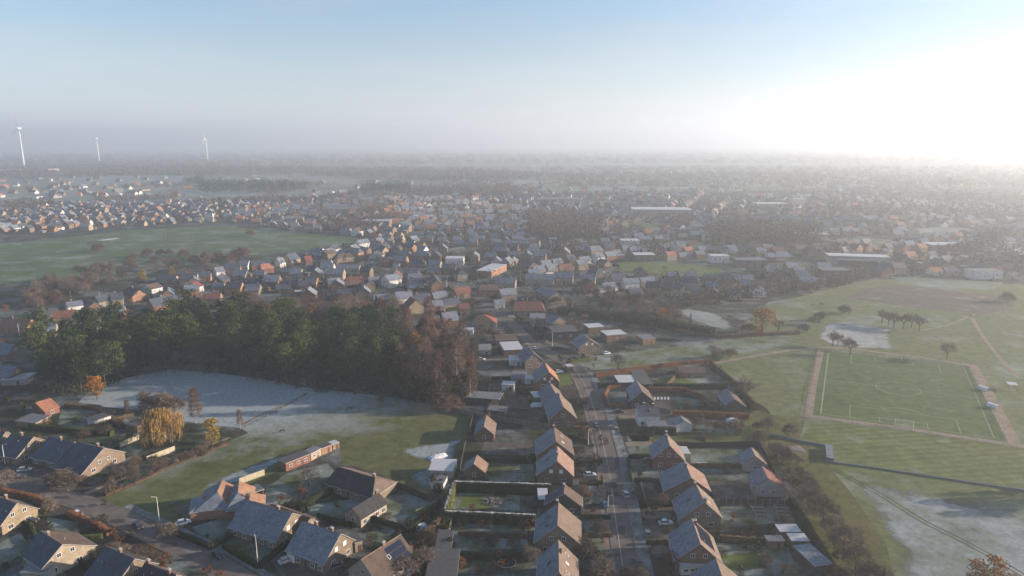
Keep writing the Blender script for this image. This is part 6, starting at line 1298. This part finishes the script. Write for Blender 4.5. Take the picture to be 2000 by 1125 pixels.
# scattered far farms and hamlets
for _ in range(520):
    px = hr.uniform(-40, 2040); py = 300+88*hr.random()**.9
    if hr.random() < .5: px = hr.choice((60, 140, 300, 900, 1100, 1300, 1500, 1650, 1800))+hr.gauss(0, 70); 
    if px < 900 and py < 330 and hr.random() < .8: continue
    p = at(px, py); ang = hr.choice((0, 0, math.pi/2))+hr.gauss(0, .3); L, w_, E, Hh = hr.uniform(10, 22), hr.uniform(4, 6), 3.5, 8; d = Vector((math.cos(ang), math.sin(ang), 0)); s = Vector((-d.y, d.x, 0)); k = len(FAR.v); a, b = p-d*L/2, p+d*L/2
    for q in (a, b): FAR.v += [tuple(q-s*w_), tuple(q+s*w_), tuple(q+s*w_+Vector((0, 0, E))), tuple(q+Vector((0, 0, Hh))), tuple(q-s*w_+Vector((0, 0, E)))]
    FAR.f += [(k+4, k+3, k+2, k+1, k), (k+5, k+6, k+7, k+8, k+9), (k, k+5, k+9, k+4), (k+1, k+2, k+7, k+6), (k+4, k+9, k+8, k+3), (k+3, k+8, k+7, k+2)]; ri = hr.choice((4, 5, 6, 7, 9)); wi = hr.choice((0, 1, 3, 3)); FAR.m += [wi]*4+[ri, 6 if ri < 6 else ri]
struct(FAR.build('distant_houses', FARM), 'stuff')
# ---- greenery between the houses: nearest as single plants, the rest one mass
GV = MB(); GVM = [LEAFM['dark'], LEAFM['green'], LEAFM['twig'], LEAFM['twigred'], LEAFM['brown'], LEAFM['pine']]
def clump(mb, p, r, h, mi, n, fs):
    for q in blob_pts(hr, (p.x, p.y, h*.55), r, h*.5, n): 
        if q.z < .2: q.z = .2
        flake(mb, q, hr.uniform(*fs), hr, mi)
cnt = 0; pts = []
for _ in range(42000):
    X, Y = hr.uniform(-1100, 1500), hr.uniform(330, 1800); px, py = pic((X, Y, 0))
    if not (-40 < px < 2040) or not inpoly(px, py, VIL) or any(inpoly(px, py, h) for h in HOLES[1:2]+HOLES[4:5]+FPOLY): continue
    p = Vector((X, Y, 0))
    if not free(p, -1.2 if py < 500 else -.4): continue
    pts.append((p, px, py))
pts.sort(key=lambda c: c[0].length)
for i, (p, px, py) in enumerate(pts):
    if i < 180:
        k_ = hr.choice(['shrub', 'shrub', 'brownbush', 'brownbush', 'bare', 'rustshrub', 'dark', 'spruce', 'brownshrub', 'redbush']); T(k_, 0, 0, hr.uniform(.5, .85) if k_ in ('bare', 'dark', 'spruce', 'redbush') else hr.uniform(.8, 1.3), world=(p.x, p.y), group='garden plants between the village houses')
        continue
    t = hr.random(); lod = 1 if py > 460 else .6
    if t < .38: clump(GV, p, hr.uniform(1.2, 3.2), hr.uniform(1.5, 3.5), hr.choice((0, 1, 1, 4)), int(22*lod), (.35, .8))
    elif t < .86: clump(GV, p, hr.uniform(2, 4.2), hr.uniform(5, 11), hr.choice((2, 3, 2, 4)), int(34*lod), (.25, .7))
    else: clump(GV, p, hr.uniform(1.5, 3), hr.uniform(5, 11), hr.choice((0, 5)), int(36*lod), (.4, .9))
struct(GV.build('village_greenery', GVM), 'stuff')
# ---- far woods
FW = MB()
def wood(P, kind, h, n, r=None, fl=26):
    xs = [q[0] for q in P]; ys = [q[1] for q in P]; k = 0; tr_ = 0
    while k < n and tr_ < n*8:
        tr_ += 1; x, y = hr.uniform(min(xs), max(xs)), hr.uniform(min(ys), max(ys))
        if not inpoly(x, y, P): continue
        p = at(x, y); D = p.length; rr = (r or 5)*max(1, D/1500)**.7; hh = h*hr.uniform(.75, 1.15); k += 1
        mi = {'pine': hr.choice((5, 0)), 'bare': hr.choice((2, 3, 4)), 'mix': hr.choice((2, 3, 5, 4, 2)), 'red': 3}[kind]; clump(FW, p, rr*hr.uniform(.8, 1.2), hh, mi, fl, (rr*.13, rr*.30))
wood([(1018, 424), (1100, 420), (1170, 430), (1180, 470), (1080, 474), (1030, 468)], 'bare', 16, 330); wood([(1150, 450), (1172, 455), (1172, 474), (1148, 474)], 'red', 12, 30)
wood([(1375, 452), (1440, 440), (1600, 448), (1602, 485), (1385, 488)], 'bare', 15, 420); wood([(700, 405), (770, 400), (780, 440), (705, 440)], 'bare', 14, 120); wood([(640, 440), (730, 445), (730, 458), (650, 458)], 'mix', 13, 90)
wood([(388, 372), (392, 362), (540, 362), (600, 368), (600, 376), (480, 378), (390, 378)], 'pine', 20, 420, 6); wood([(706, 374), (720, 368), (800, 368), (800, 380), (706, 382)], 'pine', 20, 200, 6); wood([(360, 356), (395, 352), (395, 360), (362, 360)], 'pine', 15, 60, 6)
wood([(790, 385), (800, 372), (1000, 366), (1060, 378), (1000, 388), (830, 388)], 'bare', 16, 420, 7); wood([(505, 392), (520, 372), (540, 376), (545, 394)], 'red', 22, 40, 5); wood([(380, 398), (480, 392), (700, 388), (700, 394), (480, 400), (390, 404)], 'mix', 11, 260)
wood([(0, 412), (-40, 404), (60, 398), (110, 404), (100, 412), (40, 420)], 'red', 14, 110); wood([(180, 392), (330, 386), (380, 392), (200, 400)], 'bare', 12, 130); wood([(200, 335), (240, 330), (600, 328), (600, 340), (420, 344), (200, 344)], 'mix', 17, 800, 8)
wood([(600, 345), (600, 330), (900, 332), (1060, 340), (1060, 350), (930, 360), (700, 350)], 'mix', 16, 900, 8); wood([(-60, 348), (-60, 328), (200, 326), (420, 322), (420, 332), (200, 345), (60, 352)], 'mix', 16, 800, 8)
wood([(-60, 325), (-60, 304), (2060, 300), (2060, 318), (900, 322), (200, 328)], 'mix', 18, 1700, 9); wood([(1060, 370), (1060, 330), (2060, 328), (2060, 372), (1500, 366)], 'mix', 14, 1500, 7); wood([(200, 470-105), (240, 362), (640, 358), (640, 363), (300, 368)], 'bare', 9, 160, 5)
wood([(1560, 398), (1700, 380), (2060, 390), (2060, 440), (1850, 430), (1600, 420)], 'mix', 13, 500, 5); wood([(1840, 500), (1960, 490), (2060, 500), (2060, 530), (1900, 528)], 'bare', 12, 120); wood([(1300, 595), (1420, 575), (1560, 566), (1560, 576), (1420, 592), (1330, 606)], 'bare', 9, 120, 3)
wood([(1560, 566), (1700, 540), (1700, 548), (1570, 578)], 'bare', 8, 70, 3); wood([(900, 500), (960, 478), (970, 490), (930, 512), (860, 512), (820, 505)], 'mix', 8, 130, 3); wood([(860, 344), (1600, 340), (1600, 348), (860, 352)], 'bare', 14, 300, 7)
for _ in range(26):
    cx, cy = hr.uniform(850, 2000), 392+120*hr.random()**1.3
    if any(inpoly(cx, cy, h) for h in HOLES): continue
    rx = hr.uniform(18, 55); ry = rx*.16; wood([(cx-rx, cy), (cx, cy-ry), (cx+rx, cy), (cx, cy+ry)], hr.choice(['bare', 'mix', 'mix']), hr.uniform(9, 14), int(rx*1.1), 4, 26)
struct(FW.build('distant_woods', GVM), 'stuff')
# ================================================================= labels: each names its own thing by what it stands next to
MARKS = [('the weeping willow', at(318, 872)), ('the orange hipped villa', at(445, 975)), ('the orange barn', at(90, 810)), ('the white modern house', at(1265, 825)), ('the black gabled house', at(1250, 805)), ('the football pitch corner', at(1603, 808)), ('the walled garden', at(960, 985)), ('the lilac shed roof', at(862, 930)),
         ('the cube house', at(1105, 680)), ('the large red brown roof', at(1030, 620)), ('the solar panel house', at(1365, 1090)), ('the orange roofed house', at(1070, 745)), ('the big orange tree', at(1487, 655)), ('the lone spruce', at(1348, 636)), ('the frozen field', at(1670, 660)), ('the brick outbuilding', at(600, 905)),
         ('the cream garage', at(720, 1000)), ('the white walled gable above the pines', at(145, 620)), ('the yellow pointed gable', at(567, 520)), ('the sports field', at(400, 460)), ('the white roofed workshop', at(945, 545)), ('the rightmost terrace house', at(1150, 550)), ('the bright green plot', at(1310, 525)), ('the long white hall', at(1290, 415)),
         ('the corner red orange roof', at(516, 535)), ('the bare grove', at(1100, 450)), ('the pale warehouse', at(1680, 510)), ('the dark wood in the town', at(1490, 470)), ('the rusty red tree', at(870, 800)), ('the tall cedar', at(738, 662)), ('the white car', at(1300, 1024)), ('the trampoline', at(990, 1104)), ('the three joined houses', at(140, 900)),
         ('the russet hedge bend', at(214, 1046)), ('the red sheds', at(1555, 1060)), ('the birch copse', at(850, 720)), ('the ploughed field', at(1850, 590)), ('the grass strip', at(1300, 700))]
_t = ['second', 'third', 'fourth', 'fifth', 'sixth', 'seventh', 'eighth', 'ninth', 'tenth', 'eleventh', 'twelfth', 'thirteenth', 'fourteenth', 'fifteenth', 'sixteenth', 'seventeenth', 'eighteenth', 'nineteenth']
ORD = ['nearest']+[x+' nearest' for x in _t]+['twentieth nearest']+['twenty-%s nearest' % x for x in ['first']+_t[:8]]
byl = {}
for o, lb, auto in THINGS: byl.setdefault(lb, []).append((o, auto))
for lb, L in byl.items():
    if len(L) < 2 and not L[0][1]: continue
    if not any(a for _, a in L):
        for o, _ in L: o['group'] = o.get('group') or lb
        continue
    sub = {}
    for o, _ in L:
        p = o.location; i = min(range(len(MARKS)), key=lambda k: (MARKS[k][1]-Vector((p.x, p.y, 0))).length); dv = Vector((p.x, p.y, 0))-MARKS[i][1]
        rel = ('right of' if dv.x > 0 else 'left of') if abs(dv.x) > abs(dv.y) else ('behind' if dv.y > 0 else 'in front of'); sub.setdefault((i, rel), []).append((dv.length, o))
    for (i, rel), M in sub.items():
        M.sort(key=lambda t: t[0])
        for k, (_, o) in enumerate(M):
            s = '%s %s %s' % (lb, rel, MARKS[i][0])
            if len(M) > 1 and k < len(ORD): s += ', '+ORD[k]
            for a_, b_ in ((' walled', ''), ('blue grey frosted', 'frosted'), ('bare brown leafless spreading', 'bare brown spreading'), (' gable above the pines', ' pine-side gable'), ('two storey', 'tall'), (' with frosted top', ''), ('the white roofed workshop', 'the workshop'), ('the white modern house', 'the modern house'), ('the rightmost terrace house', 'the last terrace'), ('the large red brown roof', 'the red roof'), ('orange brick', 'brick'), ('brown brick', 'brown'), ('the bright green plot', 'the green plot')):
                if len(s.split()) > 16: s = s.replace(a_, b_)
            o['label'] = s
            if k >= len(ORD): o['group'] = (o.get('group') or lb)
cnt_ = {}
for o, lb, auto in THINGS: cnt_.setdefault(o['label'], []).append(o)
for lb, L in cnt_.items():
    if len(L) > 1:
        for o in L: o['group'] = lb
# ================================================================= haze
HZ = MB(); HZ.box(-15000, -900, -1, 15000, 16000, 262)
hz = HZ.build('haze', bpy.data.materials.new('haze_air')); hz['kind'] = 'stuff'
hm = hz.data.materials[0]; hm.use_nodes = True; hn = hm.node_tree
for nd in list(hn.nodes): hn.nodes.remove(nd)
out = hn.nodes.new('ShaderNodeOutputMaterial'); pv = hn.nodes.new('ShaderNodeVolumePrincipled')
pv.inputs['Color'].default_value = (.86, .92, .98, 1); pv.inputs['Density'].default_value = .00032; pv.inputs['Anisotropy'].default_value = .5
hn.links.new(pv.outputs[0], out.inputs['Volume'])
